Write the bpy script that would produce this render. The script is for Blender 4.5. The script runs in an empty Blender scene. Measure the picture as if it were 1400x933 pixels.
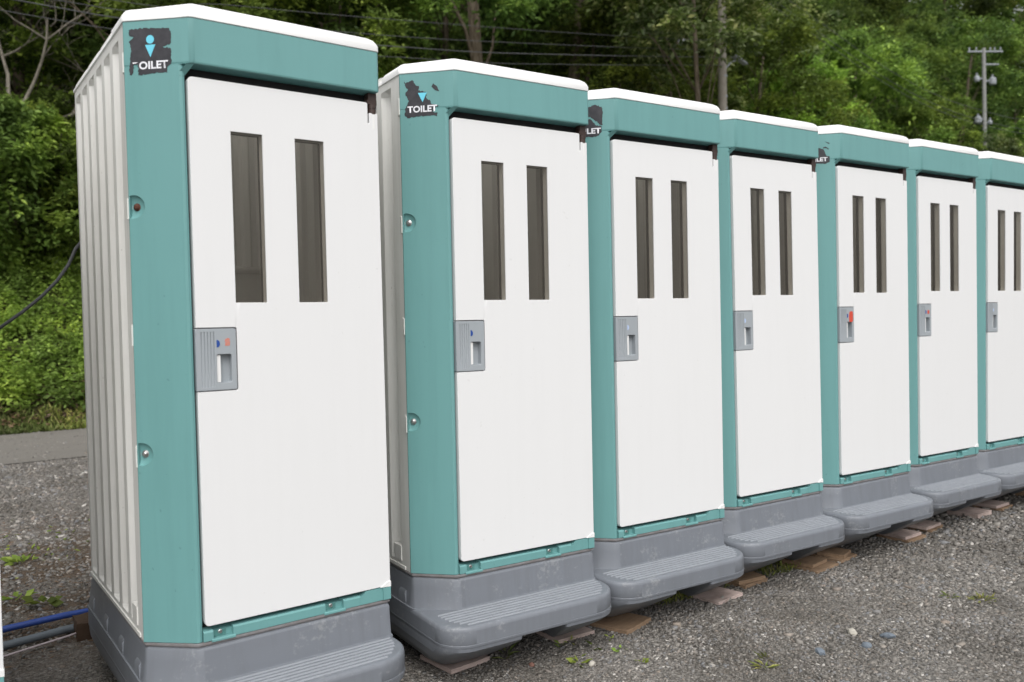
import bpy, bmesh, math, random
import numpy as np
from mathutils import Vector, Matrix, noise
from mathutils.geometry import tessellate_polygon
from math import radians, sin, cos, pi

random.seed(7)
rng = np.random.default_rng(11)
S = bpy.context.scene
COL = S.collection

# ------------------------------------------------------------------ camera
cam_d = bpy.data.cameras.new("camera")
cam = bpy.data.objects.new("camera", cam_d)
COL.objects.link(cam)
cam.matrix_world = Matrix(((0.836655, 0.030927, -0.546857, -0.4561),
                           (-0.547296, 0.007405, -0.836907, -2.7578),
                           (-0.021833, 0.999494, 0.023122, 1.4253),
                           (0, 0, 0, 1)))
cam_d.sensor_width = 36
cam_d.lens = 29.355
cam_d.clip_start = 0.05
cam_d.clip_end = 2000
cam_d.dof.use_dof = True
cam_d.dof.focus_distance = 3.6
cam_d.dof.aperture_fstop = 2.8
S.camera = cam

# ------------------------------------------------------------------ sky, sun, exposure
SUN_EL, SUN_AZ = radians(52), radians(204)      # azimuth clockwise from +Y
world = bpy.data.worlds.new("World")
S.world = world
world.use_nodes = True
nt = world.node_tree
nt.nodes.clear()
sky = nt.nodes.new("ShaderNodeTexSky")
sky.sky_type = 'NISHITA'
sky.sun_disc = False
sky.sun_elevation = SUN_EL
sky.sun_rotation = SUN_AZ
sky.air_density = 1.0
sky.dust_density = 4.0
hs = nt.nodes.new("ShaderNodeHueSaturation")
hs.inputs['Saturation'].default_value = 0.12
bg = nt.nodes.new("ShaderNodeBackground")
bg.inputs['Strength'].default_value = 0.15
wo = nt.nodes.new("ShaderNodeOutputWorld")
nt.links.new(sky.outputs[0], hs.inputs['Color'])
nt.links.new(hs.outputs[0], bg.inputs[0])
nt.links.new(bg.outputs[0], wo.inputs[0])

sd = bpy.data.lights.new("sun", 'SUN')
sd.energy = 0.9
sd.angle = radians(50)
sd.color = (1.0, 0.97, 0.93)
sun = bpy.data.objects.new("sun", sd)
COL.objects.link(sun)
dirv = Vector((sin(SUN_AZ) * cos(SUN_EL), cos(SUN_AZ) * cos(SUN_EL), sin(SUN_EL)))
sun.rotation_euler = (-dirv).to_track_quat('-Z', 'Y').to_euler()
sun.location = (0, 0, 30)

S.view_settings.view_transform = 'Standard'
S.view_settings.look = 'None'
S.view_settings.gamma = 1
S.view_settings.exposure = 0.35
S.view_settings.use_curve_mapping = False
S.cycles.max_bounces = 6
S.cycles.transparent_max_bounces = 8


# ------------------------------------------------------------------ material helpers
def srgb(r, g, b):
    f = lambda c: (c / 255 / 12.92) if c / 255 <= 0.04045 else ((c / 255 + 0.055) / 1.055) ** 2.4
    return (f(r), f(g), f(b), 1)


class NT:
    def __init__(self, name):
        self.m = bpy.data.materials.new(name)
        self.m.use_nodes = True
        self.t = self.m.node_tree
        self.t.nodes.clear()
        self.out = self.n("ShaderNodeOutputMaterial")

    def n(self, kind, **kw):
        x = self.t.nodes.new(kind)
        for k, v in kw.items():
            if k.startswith("_"):
                setattr(x, k[1:], v)
            else:
                key = int(k[1:]) if k[0] == 'i' and k[1:].isdigit() else k.replace('__', ' ')
                x.inputs[key].default_value = v
        return x

    def l(self, a, b):
        self.t.links.new(a, b)

    def ramp(self, fac, stops, interp='LINEAR'):
        r = self.n("ShaderNodeValToRGB")
        r.color_ramp.interpolation = interp
        els = r.color_ramp.elements
        while len(els) < len(stops):
            els.new(0.5)
        for e, (pos, c) in zip(els, stops):
            e.position = pos
            e.color = c if len(c) == 4 else (*c, 1)
        self.l(fac, r.inputs[0])
        return r.outputs[0]

    def mix(self, fac, a, b, mode='MIX'):
        m = self.n("ShaderNodeMix", _data_type='RGBA', _blend_type=mode)
        for v, sock in ((fac, m.inputs[0]), (a, m.inputs[6]), (b, m.inputs[7])):
            if isinstance(v, (int, float)):
                sock.default_value = v
            elif isinstance(v, tuple):
                sock.default_value = v if len(v) == 4 else (*v, 1)
            else:
                self.l(v, sock)
        return m.outputs[2]

    def math(self, op, a, b=0.0, clamp=False):
        m = self.n("ShaderNodeMath", _operation=op, _use_clamp=clamp)
        for v, sock in ((a, m.inputs[0]), (b, m.inputs[1])):
            if isinstance(v, (int, float)):
                sock.default_value = v
            else:
                self.l(v, sock)
        return m.outputs[0]

    def coords(self, scale=(1, 1, 1), kind='Object', rand=True):
        tc = self.n("ShaderNodeTexCoord")
        v = tc.outputs[kind]
        mp = self.n("ShaderNodeMapping", Scale=scale)
        if rand:
            oi = self.n("ShaderNodeObjectInfo")
            ad = self.n("ShaderNodeVectorMath", _operation='ADD')
            cx = self.n("ShaderNodeCombineXYZ")
            mm = self.math('MULTIPLY', oi.outputs['Random'], 37.0)
            self.l(mm, cx.inputs[0]); self.l(mm, cx.inputs[1]); self.l(mm, cx.inputs[2])
            self.l(v, ad.inputs[0]); self.l(cx.outputs[0], ad.inputs[1])
            v = ad.outputs[0]
        self.l(v, mp.inputs[0])
        return mp.outputs[0]

    def noise(self, vec, scale, detail=3, rough=0.55):
        x = self.n("ShaderNodeTexNoise", Scale=scale, Detail=detail, Roughness=rough)
        if vec is not None:
            self.l(vec, x.inputs['Vector'])
        return x.outputs['Fac']

    def bump(self, h, strength=0.2, dist=0.01, nrm=None):
        b = self.n("ShaderNodeBump", Strength=strength, Distance=dist)
        self.l(h, b.inputs['Height'])
        if nrm is not None:
            self.l(nrm, b.inputs['Normal'])
        return b.outputs[0]

    def principled(self, col, rough=0.5, nrm=None, spec=0.5, metal=0.0, **kw):
        p = self.n("ShaderNodeBsdfPrincipled")
        for v, k in ((col, 'Base Color'), (rough, 'Roughness'), (metal, 'Metallic'), (spec, 'Specular IOR Level')):
            if isinstance(v, (int, float)):
                p.inputs[k].default_value = v
            elif isinstance(v, tuple):
                p.inputs[k].default_value = v if len(v) == 4 else (*v, 1)
            else:
                self.l(v, p.inputs[k])
        if nrm is not None:
            self.l(nrm, p.inputs['Normal'])
        return p.outputs[0]

    def done(self, sh):
        self.l(sh, self.out.inputs[0])
        return self.m


def plastic(name, base, dark, rough=0.42, dirt=0.25, streak=(14, 14, 0.9), bumps=0.04, scuff=None, translucent=0.0, spots=0.0):
    k = NT(name)
    v = k.coords()
    vs = k.coords(scale=streak)
    n1 = k.noise(v, 2.3, 4)
    n2 = k.noise(vs, 1.6, 5, 0.65)
    m1 = k.ramp(n2, [(0.46, (0, 0, 0)), (0.80, (1, 1, 1))])
    c = k.mix(k.math('MULTIPLY', m1, dirt), base, dark)
    m2 = k.ramp(n1, [(0.35, (0, 0, 0)), (0.75, (1, 1, 1))])
    c = k.mix(k.math('MULTIPLY', m2, dirt * 0.5), c, dark)
    if spots:
        n5 = k.noise(v, 42, 2)
        m5 = k.ramp(n5, [(0.735, (0, 0, 0)), (0.76, (1, 1, 1))])
        c = k.mix(k.math('MULTIPLY', m5, spots), c, dark)
    if scuff:
        n3 = k.noise(k.coords(scale=(1, 1, 1.0)), 60, 5, 0.7)
        n4 = k.noise(v, 7, 3)
        m3 = k.ramp(k.math('MULTIPLY', n3, n4), [(0.315, (0, 0, 0)), (0.42, (1, 1, 1))])
        c = k.mix(k.math('MULTIPLY', m3, 0.42), c, scuff)
    r = k.math('ADD', k.math('MULTIPLY', n1, 0.2), rough - 0.1)
    h = k.noise(v, 9, 4)
    nb = k.bump(k.noise(v, 420, 2), 0.06, 0.001)
    nb = k.bump(h, bumps, 0.02, nb)
    sh = k.principled(c, r, nb, 0.4)
    if translucent:
        tr = k.n("ShaderNodeBsdfTranslucent")
        k.l(c, tr.inputs[0])
        mx = k.n("ShaderNodeMixShader")
        mx.inputs[0].default_value = translucent
        k.l(sh, mx.inputs[1]); k.l(tr.outputs[0], mx.inputs[2])
        sh = mx.outputs[0]
    return k.done(sh)


M = {}
M['teal'] = plastic("teal_plastic", (0.150, 0.338, 0.334, 1), (0.085, 0.21, 0.20, 1), 0.42, 0.22, spots=0.5)
M['teal_dark'] = plastic("teal_plastic_darker", (0.10, 0.27, 0.26, 1), (0.04, 0.09, 0.07, 1), 0.55, 0.8)  # darker, blotchier teal for the plates set in the rail pockets
M['door'] = plastic("white_door_plastic", (0.75, 0.752, 0.755, 1), (0.62, 0.62, 0.61, 1), 0.40, 0.09, spots=0.4, bumps=0.02)
M['shell'] = plastic("cream_side_plastic", (0.84, 0.835, 0.805, 1), (0.50, 0.49, 0.45, 1), 0.5, 0.35, translucent=0.12, spots=0.5)
M['roof'] = plastic("white_roof_plastic", (0.90, 0.90, 0.895, 1), (0.70, 0.70, 0.67, 1), 0.45, 0.12, translucent=0.08)
M['skylight'] = plastic("translucent_roof_plastic", (0.88, 0.88, 0.86, 1), (0.66, 0.66, 0.62, 1), 0.45, 0.15, translucent=0.85)
M['base'] = plastic("grey_base_plastic", (0.185, 0.200, 0.226, 1), (0.115, 0.12, 0.13, 1), 0.40, 0.35, scuff=(0.36, 0.37, 0.37, 1), bumps=0.015)
M['rib'] = plastic("lit_grey_rib", (0.27, 0.288, 0.315, 1), (0.18, 0.19, 0.21, 1), 0.5, 0.5, bumps=0.0)  # coloured paler than the base to imitate light on the rib ridges
M['lock'] = plastic("grey_lock_plastic", (0.34, 0.37, 0.395, 1), (0.24, 0.26, 0.28, 1), 0.42, 0.2)
M['whiteclean'] = plastic("white_lever_plastic", (0.80, 0.80, 0.79, 1), (0.6, 0.6, 0.58, 1), 0.35, 0.1)
M['inner'] = plastic("interior_plastic", (0.82, 0.82, 0.81, 1), (0.62, 0.61, 0.59, 1), 0.22, 0.3, translucent=0.25)


def simple(name, col, rough=0.5, metal=0.0, var=0.25, scale=30, dark=None, bump=0.0):
    k = NT(name)
    v = k.coords()
    n = k.noise(v, scale, 4)
    dk = dark or tuple(c * 0.45 for c in col[:3]) + (1,)
    c = k.mix(k.math('MULTIPLY', k.ramp(n, [(0.35, (0, 0, 0)), (0.7, (1, 1, 1))]), var), col, dk)
    nb = k.bump(n, bump, 0.01) if bump else None
    return k.done(k.principled(c, rough, nb, 0.4, metal))


M['steel'] = simple("bolt_steel", (0.55, 0.53, 0.52, 1), 0.3, 0.9, 0.5, 60)
M['rust'] = simple("rusty_metal", (0.12, 0.045, 0.028, 1), 0.75, 0.1, 0.7, 70, bump=0.3)
M['hinge'] = simple("brown_hinge_plastic", (0.055, 0.032, 0.026, 1), 0.45, 0, 0.5, 60)
M['black_vinyl'] = simple("black_vinyl_sticker", (0.030, 0.030, 0.036, 1), 0.5, 0, 0.6, 45, dark=(0.065, 0.062, 0.07, 1))
M['white_vinyl'] = simple("white_vinyl", (0.80, 0.80, 0.84, 1), 0.5, 0, 0.05)
M['cyan_vinyl'] = simple("cyan_vinyl", (0.16, 0.62, 0.78, 1), 0.5, 0, 0.05)
M['blue_ind'] = simple("blue_indicator", (0.02, 0.07, 0.30, 1), 0.4, 0, 0.05)
M['pale_ind'] = simple("pale_indicator", (0.45, 0.55, 0.75, 1), 0.4, 0, 0.05)
M['red_sticker'] = simple("faded_red_sticker", (0.62, 0.18, 0.12, 1), 0.6, 0, 0.8, 160, dark=(0.40, 0.30, 0.28, 1))
M['red_strong'] = simple("red_sticker", (0.62, 0.06, 0.03, 1), 0.6, 0, 0.3, 160, dark=(0.45, 0.15, 0.12, 1))
M['dark_gap'] = simple("gap_shade_black", (0.02, 0.02, 0.02, 1), 0.8, 0, 0.3)  # black that paints the shade seen in the gaps round the door
M['seam'] = simple("grey_seam_plastic", (0.22, 0.215, 0.22, 1), 0.5, 0, 0.5, 25, dark=(0.12, 0.09, 0.08, 1))

k = NT("smoked_window_pane")
v = k.coords(scale=(30, 30, 0.7))
n = k.noise(v, 1.0, 2)
tr = k.n("ShaderNodeBsdfTransparent"); tr.inputs[0].default_value = (0.93, 0.91, 0.87, 1)
df = k.principled(k.mix(n, (0.10, 0.090, 0.076, 1), (0.17, 0.158, 0.140, 1)), 0.15, None, 0.5)
mx = k.n("ShaderNodeMixShader"); mx.inputs[0].default_value = 0.20
k.l(tr.outputs[0], mx.inputs[1]); k.l(df, mx.inputs[2])
M['pane'] = k.done(mx.outputs[0])


def wood(name, c1, c2):
    k = NT(name)
    v = k.coords(scale=(4, 40, 40))
    n = k.noise(v, 1.6, 5, 0.65)
    n2 = k.noise(k.coords(), 12, 4)
    c = k.mix(n, c1, c2)
    c = k.mix(k.math('MULTIPLY', k.ramp(n2, [(0.45, (0, 0, 0)), (0.7, (1, 1, 1))]), 0.45), c, (0.10, 0.07, 0.05, 1))
    return k.done(k.principled(c, 0.8, k.bump(n, 0.5, 0.004), 0.25))


M['wood_pink'] = wood("weathered_pale_plywood", (0.60, 0.49, 0.45, 1), (0.40, 0.31, 0.28, 1))
M['wood_brown'] = wood("weathered_brown_plywood", (0.40, 0.28, 0.18, 1), (0.20, 0.13, 0.085, 1))
M['wood_dark'] = wood("dark_timber", (0.10, 0.062, 0.04, 1), (0.045, 0.028, 0.02, 1))


def leafmat(name, c1, c2, c3, trans=0.42, rough=0.55):
    k = NT(name)
    g = k.n("ShaderNodeNewGeometry")
    c = k.ramp(g.outputs['Random Per Island'], [(0.0, c1), (0.55, c2), (1.0, c3)])
    oi = k.n("ShaderNodeObjectInfo")
    v = k.coords()
    n = k.noise(v, 0.55, 3)
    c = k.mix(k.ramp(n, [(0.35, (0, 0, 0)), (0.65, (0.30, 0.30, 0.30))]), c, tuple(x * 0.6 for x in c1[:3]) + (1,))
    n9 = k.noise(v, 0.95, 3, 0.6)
    c = k.mix(1.0, c, k.ramp(n9, [(0.36, (0.70, 0.72, 0.78)), (0.50, (1.20, 1.18, 1.0)), (0.64, (2.2, 1.9, 1.3))]), 'MULTIPLY')  # noise patches put bright highlights and dark gaps into the leaf colour
    hv = k.n("ShaderNodeHueSaturation")
    k.l(k.math('ADD', k.math('MULTIPLY', oi.outputs['Random'], 0.03), 0.478), hv.inputs['Hue'])
    k.l(k.math('ADD', k.math('MULTIPLY', oi.outputs['Random'], 0.95), 0.62), hv.inputs['Value'])
    k.l(c, hv.inputs['Color'])
    hv.inputs['Saturation'].default_value = 0.93
    c = hv.outputs[0]
    p = k.principled(c, rough, None, 0.2)
    t = k.n("ShaderNodeBsdfTranslucent")
    k.l(c, t.inputs[0])
    mx = k.n("ShaderNodeMixShader"); mx.inputs[0].default_value = trans
    k.l(p, mx.inputs[1]); k.l(t.outputs[0], mx.inputs[2])
    return k.done(mx.outputs[0])


M['leaf_mid'] = leafmat("mid_green_leaves", (0.065, 0.118, 0.016), (0.125, 0.215, 0.032), (0.205, 0.320, 0.066))
M['leaf_dark'] = leafmat("dark_green_leaves", (0.042, 0.080, 0.015), (0.082, 0.145, 0.028), (0.140, 0.220, 0.050))
M['leaf_yellow'] = leafmat("yellow_green_leaves", (0.095, 0.165, 0.018), (0.165, 0.280, 0.035), (0.260, 0.390, 0.075))
M['leaf_silver'] = leafmat("silvery_green_leaves", (0.070, 0.130, 0.030), (0.125, 0.205, 0.055), (0.40, 0.48, 0.27))
M['under'] = leafmat("undergrowth_leaves", (0.105, 0.175, 0.022), (0.180, 0.290, 0.040), (0.275, 0.400, 0.080), 0.4)
M['grassm'] = leafmat("grass_blades", (0.085, 0.120, 0.030), (0.130, 0.175, 0.045), (0.22, 0.22, 0.09), 0.3)
M['litter'] = leafmat("dead_leaves", (0.10, 0.065, 0.035), (0.17, 0.115, 0.065), (0.26, 0.19, 0.12), 0.1)


def bark(name, c1, c2):
    k = NT(name)
    v = k.coords(scale=(6, 6, 1.5))
    n = k.noise(v, 2.5, 5, 0.65)
    c = k.mix(k.ramp(n, [(0.35, (0, 0, 0)), (0.65, (1, 1, 1))]), c1, c2)
    return k.done(k.principled(c, 0.85, k.bump(n, 0.6, 0.05), 0.2))


M['bark'] = bark("brown_bark", (0.085, 0.065, 0.045, 1), (0.19, 0.155, 0.115, 1))
M['bark_pale'] = bark("pale_dead_bark", (0.15, 0.135, 0.11, 1), (0.30, 0.27, 0.225, 1))
M['concrete'] = simple("pole_concrete", (0.34, 0.31, 0.265, 1), 0.8, 0, 0.4, 6)
M['polegrey'] = simple("grey_pole_concrete", (0.30, 0.30, 0.29, 1), 0.8, 0, 0.4, 6)
M['wire'] = simple("cable_rubber", (0.09, 0.092, 0.098, 1), 0.6, 0, 0.3)
M['insul'] = simple("pale_fittings", (0.33, 0.35, 0.38, 1), 0.5, 0, 0.5, 10)
M['bluepipe'] = simple("blue_pipe_plastic", (0.035, 0.085, 0.36, 1), 0.4, 0, 0.4, 8)
M['greypipe'] = simple("grey_pipe_plastic", (0.17, 0.20, 0.23, 1), 0.4, 0, 0.4, 8)
M['pinkcord'] = simple("pale_cord", (0.60, 0.52, 0.55, 1), 0.6, 0, 0.2)

# ground
k = NT("gravel_ground")
v = k.coords(kind='Object', rand=False)
vo = k.n("ShaderNodeTexVoronoi", Scale=95); k.l(v, vo.inputs['Vector'])
vo2 = k.n("ShaderNodeTexVoronoi", Scale=33); k.l(v, vo2.inputs['Vector'])
wc = k.n("ShaderNodeSeparateColor"); k.l(vo.outputs['Color'], wc.inputs[0])
c = k.ramp(wc.outputs[0], [(0.0, (0.10, 0.094, 0.086)), (0.5, (0.20, 0.187, 0.170)), (0.85, (0.29, 0.272, 0.25)), (1.0, (0.40, 0.385, 0.36))])
wc2 = k.n("ShaderNodeSeparateColor"); k.l(vo2.outputs['Color'], wc2.inputs[0])
c = k.mix(k.ramp(wc2.outputs[0], [(0.80, (0, 0, 0)), (0.86, (0.6, 0.6, 0.6))]), c, k.ramp(wc2.outputs[1], [(0, (0.10, 0.095, 0.09)), (1, (0.34, 0.32, 0.30))]))
big = k.noise(v, 1.3, 5, 0.6)
c = k.mix(k.ramp(big, [(0.40, (0, 0, 0)), (0.66, (0.75, 0.75, 0.75))]), c, (0.115, 0.098, 0.080, 1))
# earthier patch behind the first cabin, sandy wheel track towards the lane
sep = k.n("ShaderNodeSeparateXYZ"); k.l(v, sep.inputs[0])
earth_y = k.ramp(k.math('DIVIDE', sep.outputs[1], 10.0), [(0.10, (0, 0, 0)), (0.16, (1, 1, 1)), (0.34, (1, 1, 1)), (0.48, (0, 0, 0))])
earth_x = k.ramp(k.math('DIVIDE', k.math('ADD', sep.outputs[0], 5.0), 10.0), [(0.55, (1, 1, 1)), (0.62, (0, 0, 0))])
en = k.ramp(k.noise(v, 2.2, 4), [(0.38, (0, 0, 0)), (0.52, (1, 1, 1))])
ef = k.math('MULTIPLY', k.math('MULTIPLY', earth_y, earth_x), k.math('MULTIPLY', en, 0.85))
c = k.mix(ef, c, k.mix(k.noise(v, 40, 4), (0.070, 0.050, 0.034, 1), (0.150, 0.110, 0.078, 1)))
h = k.math('ADD', vo.outputs['Distance'], k.math('MULTIPLY', vo2.outputs['Distance'], 1.5))
M['ground'] = k.done(k.principled(c, 0.9, k.bump(h, 0.9, 0.012), 0.2))

k = NT("lane_surface")
v = k.coords(rand=False)
n = k.noise(v, 120, 3, 0.7)
c = k.ramp(n, [(0.3, (0.13, 0.12, 0.108)), (0.7, (0.27, 0.255, 0.233))])
b = k.noise(k.coords(scale=(0.5, 1.0, 1), rand=False), 1.2, 5)
c = k.mix(k.ramp(b, [(0.42, (0, 0, 0)), (0.62, (0.5, 0.5, 0.5))]), c, (0.17, 0.158, 0.142, 1))
M['lane'] = k.done(k.principled(c, 0.9, k.bump(n, 0.5, 0.01), 0.2))

k = NT("forest_floor")
v = k.coords(rand=False)
n = k.noise(v, 3, 6, 0.7)
c = k.ramp(n, [(0.3, (0.018, 0.020, 0.008)), (0.6, (0.040, 0.045, 0.016)), (0.8, (0.07, 0.055, 0.03))])
M['forest'] = k.done(k.principled(c, 0.95, k.bump(n, 0.8, 0.1), 0.1))

k = NT("pebbles")
g = k.n("ShaderNodeNewGeometry")
c = k.ramp(g.outputs['Random Per Island'], [(0.0, (0.10, 0.094, 0.086)), (0.35, (0.215, 0.20, 0.183)), (0.70, (0.315, 0.297, 0.272)),
                                            (0.84, (0.24, 0.25, 0.27)), (0.90, (0.33, 0.275, 0.23)), (0.955, (0.45, 0.43, 0.40)), (1.0, (0.72, 0.69, 0.65))])
c = k.mix(1.0, c, k.ramp(k.noise(k.coords(rand=False), 1.7, 5, 0.65), [(0.36, (0.62, 0.60, 0.57)), (0.56, (1.02, 1.01, 1.0)), (0.72, (1.15, 1.13, 1.10))]), 'MULTIPLY')
n = k.noise(k.coords(rand=False), 300, 3)
c = k.mix(k.math('MULTIPLY', n, 0.5), c, (0.15, 0.145, 0.135, 1))
M['pebbles'] = k.done(k.principled(c, 0.85, k.bump(n, 0.3, 0.002), 0.25))
M['stone_white'] = simple("pale_stone", (0.50, 0.47, 0.41, 1), 0.8, 0, 0.4, 40, bump=0.3)
M['stone_blue'] = simple("blue_grey_stone", (0.17, 0.20, 0.235, 1), 0.8, 0, 0.4, 40, bump=0.3)
M['stone_red'] = simple("reddish_stone", (0.25, 0.13, 0.10, 1), 0.8, 0, 0.4, 40, bump=0.3)


# ------------------------------------------------------------------ object helpers
def link(o, parent=None):
    COL.objects.link(o)
    if parent is not None:
        o.parent = parent
    return o


def tag(o, label=None, cat=None, group=None, kind=None):
    if label: o['label'] = label
    if cat: o['category'] = cat
    if group: o['group'] = group
    if kind: o['kind'] = kind
    return o


def empty(name, loc=(0, 0, 0), rot=None):
    o = bpy.data.objects.new(name, None)
    o.empty_display_size = 0.2
    link(o)
    if rot is not None:
        o.matrix_world = Matrix.Translation(loc) @ rot
    else:
        o.location = loc
    return o


def flat_face(p):
    return len(p.vertices) > 4 or p.area > 0.02


def from_bm(name, bm, mat, parent=None, smooth=35, recalc=True):
    if recalc:
        bmesh.ops.recalc_face_normals(bm, faces=bm.faces)
    me = bpy.data.meshes.new(name)
    bm.to_mesh(me); bm.free()
    me.materials.append(M[mat])
    if smooth:
        me.set_sharp_from_angle(angle=radians(smooth))
        me.polygons.foreach_set('use_smooth', [not flat_face(p) for p in me.polygons])
    return link(bpy.data.objects.new(name, me), parent)


def raw(name, verts, faces, mat, parent=None, smooth=False):
    me = bpy.data.meshes.new(name)
    verts = np.asarray(verts, np.float32).reshape(-1, 3)
    faces = np.asarray(faces, np.int32)
    k = faces.shape[1]
    me.vertices.add(len(verts)); me.vertices.foreach_set('co', verts.ravel())
    me.loops.add(faces.size); me.loops.foreach_set('vertex_index', faces.ravel())
    me.polygons.add(len(faces))
    me.polygons.foreach_set('loop_start', np.arange(0, faces.size, k, dtype=np.int32))
    me.polygons.foreach_set('loop_total', np.full(len(faces), k, np.int32))
    if smooth:
        me.polygons.foreach_set('use_smooth', [True] * len(faces))
    me.update(calc_edges=True)
    me.materials.append(M[mat])
    return link(bpy.data.objects.new(name, me), parent)


def box(bm, x0, x1, y0, y1, z0, z1, mtx=None):
    vs = [bm.verts.new((x, y, z)) for z in (z0, z1) for y in (y0, y1) for x in (x0, x1)]
    for f in ((0, 2, 3, 1), (4, 5, 7, 6), (0, 1, 5, 4), (2, 6, 7, 3), (0, 4, 6, 2), (1, 3, 7, 5)):
        bm.faces.new([vs[i] for i in f])
    if mtx is not None:
        bmesh.ops.transform(bm, matrix=mtx, verts=vs)
    return vs


def loft(bm, rings, cap=True):
    rv = [[bm.verts.new(p) for p in r] for r in rings]
    n = len(rv[0])
    for a, b in zip(rv, rv[1:]):
        for i in range(n):
            bm.faces.new((a[i], a[(i + 1) % n], b[(i + 1) % n], b[i]))
    if cap:
        bm.faces.new(rv[0][::-1]); bm.faces.new(rv[-1])
    return rv


def prism(bm, pts, axis, a, b):
    """pts 2-D polygon in the plane across axis"""
    def m(p, t):
        return {0: (t, p[0], p[1]), 1: (p[0], t, p[1]), 2: (p[0], p[1], t)}[axis]
    return loft(bm, [[m(p, a) for p in pts], [m(p, b) for p in pts]])


def tube(bm, pts, rad, n=8, cap=True):
    pts = [Vector(p) for p in pts]
    if not hasattr(rad, '__len__'):
        rad = [rad] * len(pts)
    rings = []
    up = Vector((0, 0, 1))
    prev = None
    for i, p in enumerate(pts):
        t = (pts[min(i + 1, len(pts) - 1)] - pts[max(i - 1, 0)]).normalized()
        if prev is None:
            a = t.cross(up)
            if a.length < 0.1: a = t.cross(Vector((1, 0, 0)))
            a.normalize()
        else:
            a = (prev - t * prev.dot(t)).normalized()
        prev = a
        b = t.cross(a)
        rings.append([p + (a * cos(2 * pi * j / n) + b * sin(2 * pi * j / n)) * rad[i] for j in range(n)])
    loft(bm, rings, cap)


def rrect(x0, x1, y0, y1, r, seg=5):
    """rounded rectangle, r = (bl, br, tr, tl) radii"""
    if not hasattr(r, '__len__'): r = (r,) * 4
    out = []
    for (cx, cy, a0, rr) in ((x0 + r[0], y0 + r[0], pi, r[0]), (x1 - r[1], y0 + r[1], 1.5 * pi, r[1]),
                             (x1 - r[2], y1 - r[2], 0, r[2]), (x0 + r[3], y1 - r[3], 0.5 * pi, r[3])):
        for i in range(seg + 1):
            a = a0 + 0.5 * pi * i / seg
            out.append((cx + rr * cos(a), cy + rr * sin(a)))
    return out


def inset_poly(pts, d):
    """offset a convex-ish CCW polygon inwards by d"""
    n = len(pts); out = []
    for i in range(n):
        p0, p1, p2 = Vector(pts[i - 1]), Vector(pts[i]), Vector(pts[(i + 1) % n])
        e1 = (p1 - p0); e2 = (p2 - p1)
        if e1.length < 1e-7 or e2.length < 1e-7:
            out.append(tuple(p1)); continue
        e1.normalize(); e2.normalize()
        n1 = Vector((-e1.y, e1.x)); n2 = Vector((-e2.y, e2.x))
        m = (n1 + n2)
        k = d / max(0.3, (1 + n1.dot(n2)))
        out.append(tuple(p1 + m * k))
    return out


def bake(o, mods):
    """apply modifiers once, outside any loop over copies"""
    for kind, kw in mods:
        m = o.modifiers.new(kind.lower(), kind)
        for a, b in kw.items():
            setattr(m, a, b)
    dg = bpy.context.evaluated_depsgraph_get()
    dg.update()
    me = bpy.data.meshes.new_from_object(o.evaluated_get(dg), depsgraph=dg)
    o.modifiers.clear()
    o.data = me
    me.set_sharp_from_angle(angle=radians(38))
    me.polygons.foreach_set('use_smooth', [not (flat_face(p) or p.area > 0.0008) for p in me.polygons])
    return o


def cutter(bm):
    bmesh.ops.recalc_face_normals(bm, faces=bm.faces)
    me = bpy.data.meshes.new("cutter"); bm.to_mesh(me); bm.free()
    o = bpy.data.objects.new("cutter", me); COL.objects.link(o)
    return o


def drop(o):
    me = o.data
    bpy.data.objects.remove(o); bpy.data.meshes.remove(me)


# ------------------------------------------------------------------ ground, lane, hillside
def ground_z(x, y):
    return 0.018 + 0.0075 * max(0.0, min(x, 7.0)) if y < 2.5 else 0.0


def hill_z(x, y):
    d = y - 10.9
    if d <= 0: return 0.0
    base = 0.62 * d if d < 5 else 3.1 + 0.50 * (d - 5)
    base += 0.25 * noise.noise(Vector((x * 0.25, y * 0.3, 0))) * min(1, d)
    return base


xs = sorted(set([-300, -80, -30, -10] + [round(-5 + 0.25 * i, 3) for i in range(61)] + [12, 15, 20, 30, 50, 90, 300]))
ys = sorted(set([-300, -80, -30, -10] + [round(-4 + 0.25 * i, 3) for i in range(41)] + [7, 7.6, 8.5, 9.5, 10.5, 11.3, 14, 30, 90, 300]))
bm = bmesh.new()
grid = []
for y in ys:
    row = []
    for x in xs:
        w = max(0.0, min(1.0, (2.5 - y) / 1.0)) if y > 1.5 else 1.0
        wy = max(0.0, min(1.0, (y + 6) / 2.0))
        z = (0.018 + 0.0075 * max(0.0, min(x, 7.0))) * w * wy
        if -6 < x < 12 and -5 < y < 7:
            z += 0.006 * noise.noise(Vector((x * 2.1, y * 2.1, 3)))
        if y >= 11.3: z = -0.5
        row.append(bm.verts.new((x, y, z)))
    grid.append(row)
for a, b in zip(grid, grid[1:]):
    for i in range(len(xs) - 1):
        bm.faces.new((a[i], a[i + 1], b[i + 1], b[i]))
tag(from_bm("ground", bm, 'ground', smooth=60), kind='structure')

bm = bmesh.new()
pa, pb = [], []
for i in range(81):
    x = -60 + 2.0 * i
    pa.append(bm.verts.new((x, 7.75 + 0.18 * noise.noise(Vector((x * 0.35, 0, 0))), 0.010)))
    pb.append(bm.verts.new((x, 10.75 + 0.15 * noise.noise(Vector((x * 0.45, 5, 0))), 0.010)))
for i in range(80):
    bm.faces.new((pa[i], pa[i + 1], pb[i + 1], pb[i]))
tag(from_bm("road", bm, 'lane', smooth=None), "", kind='structure')

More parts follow.
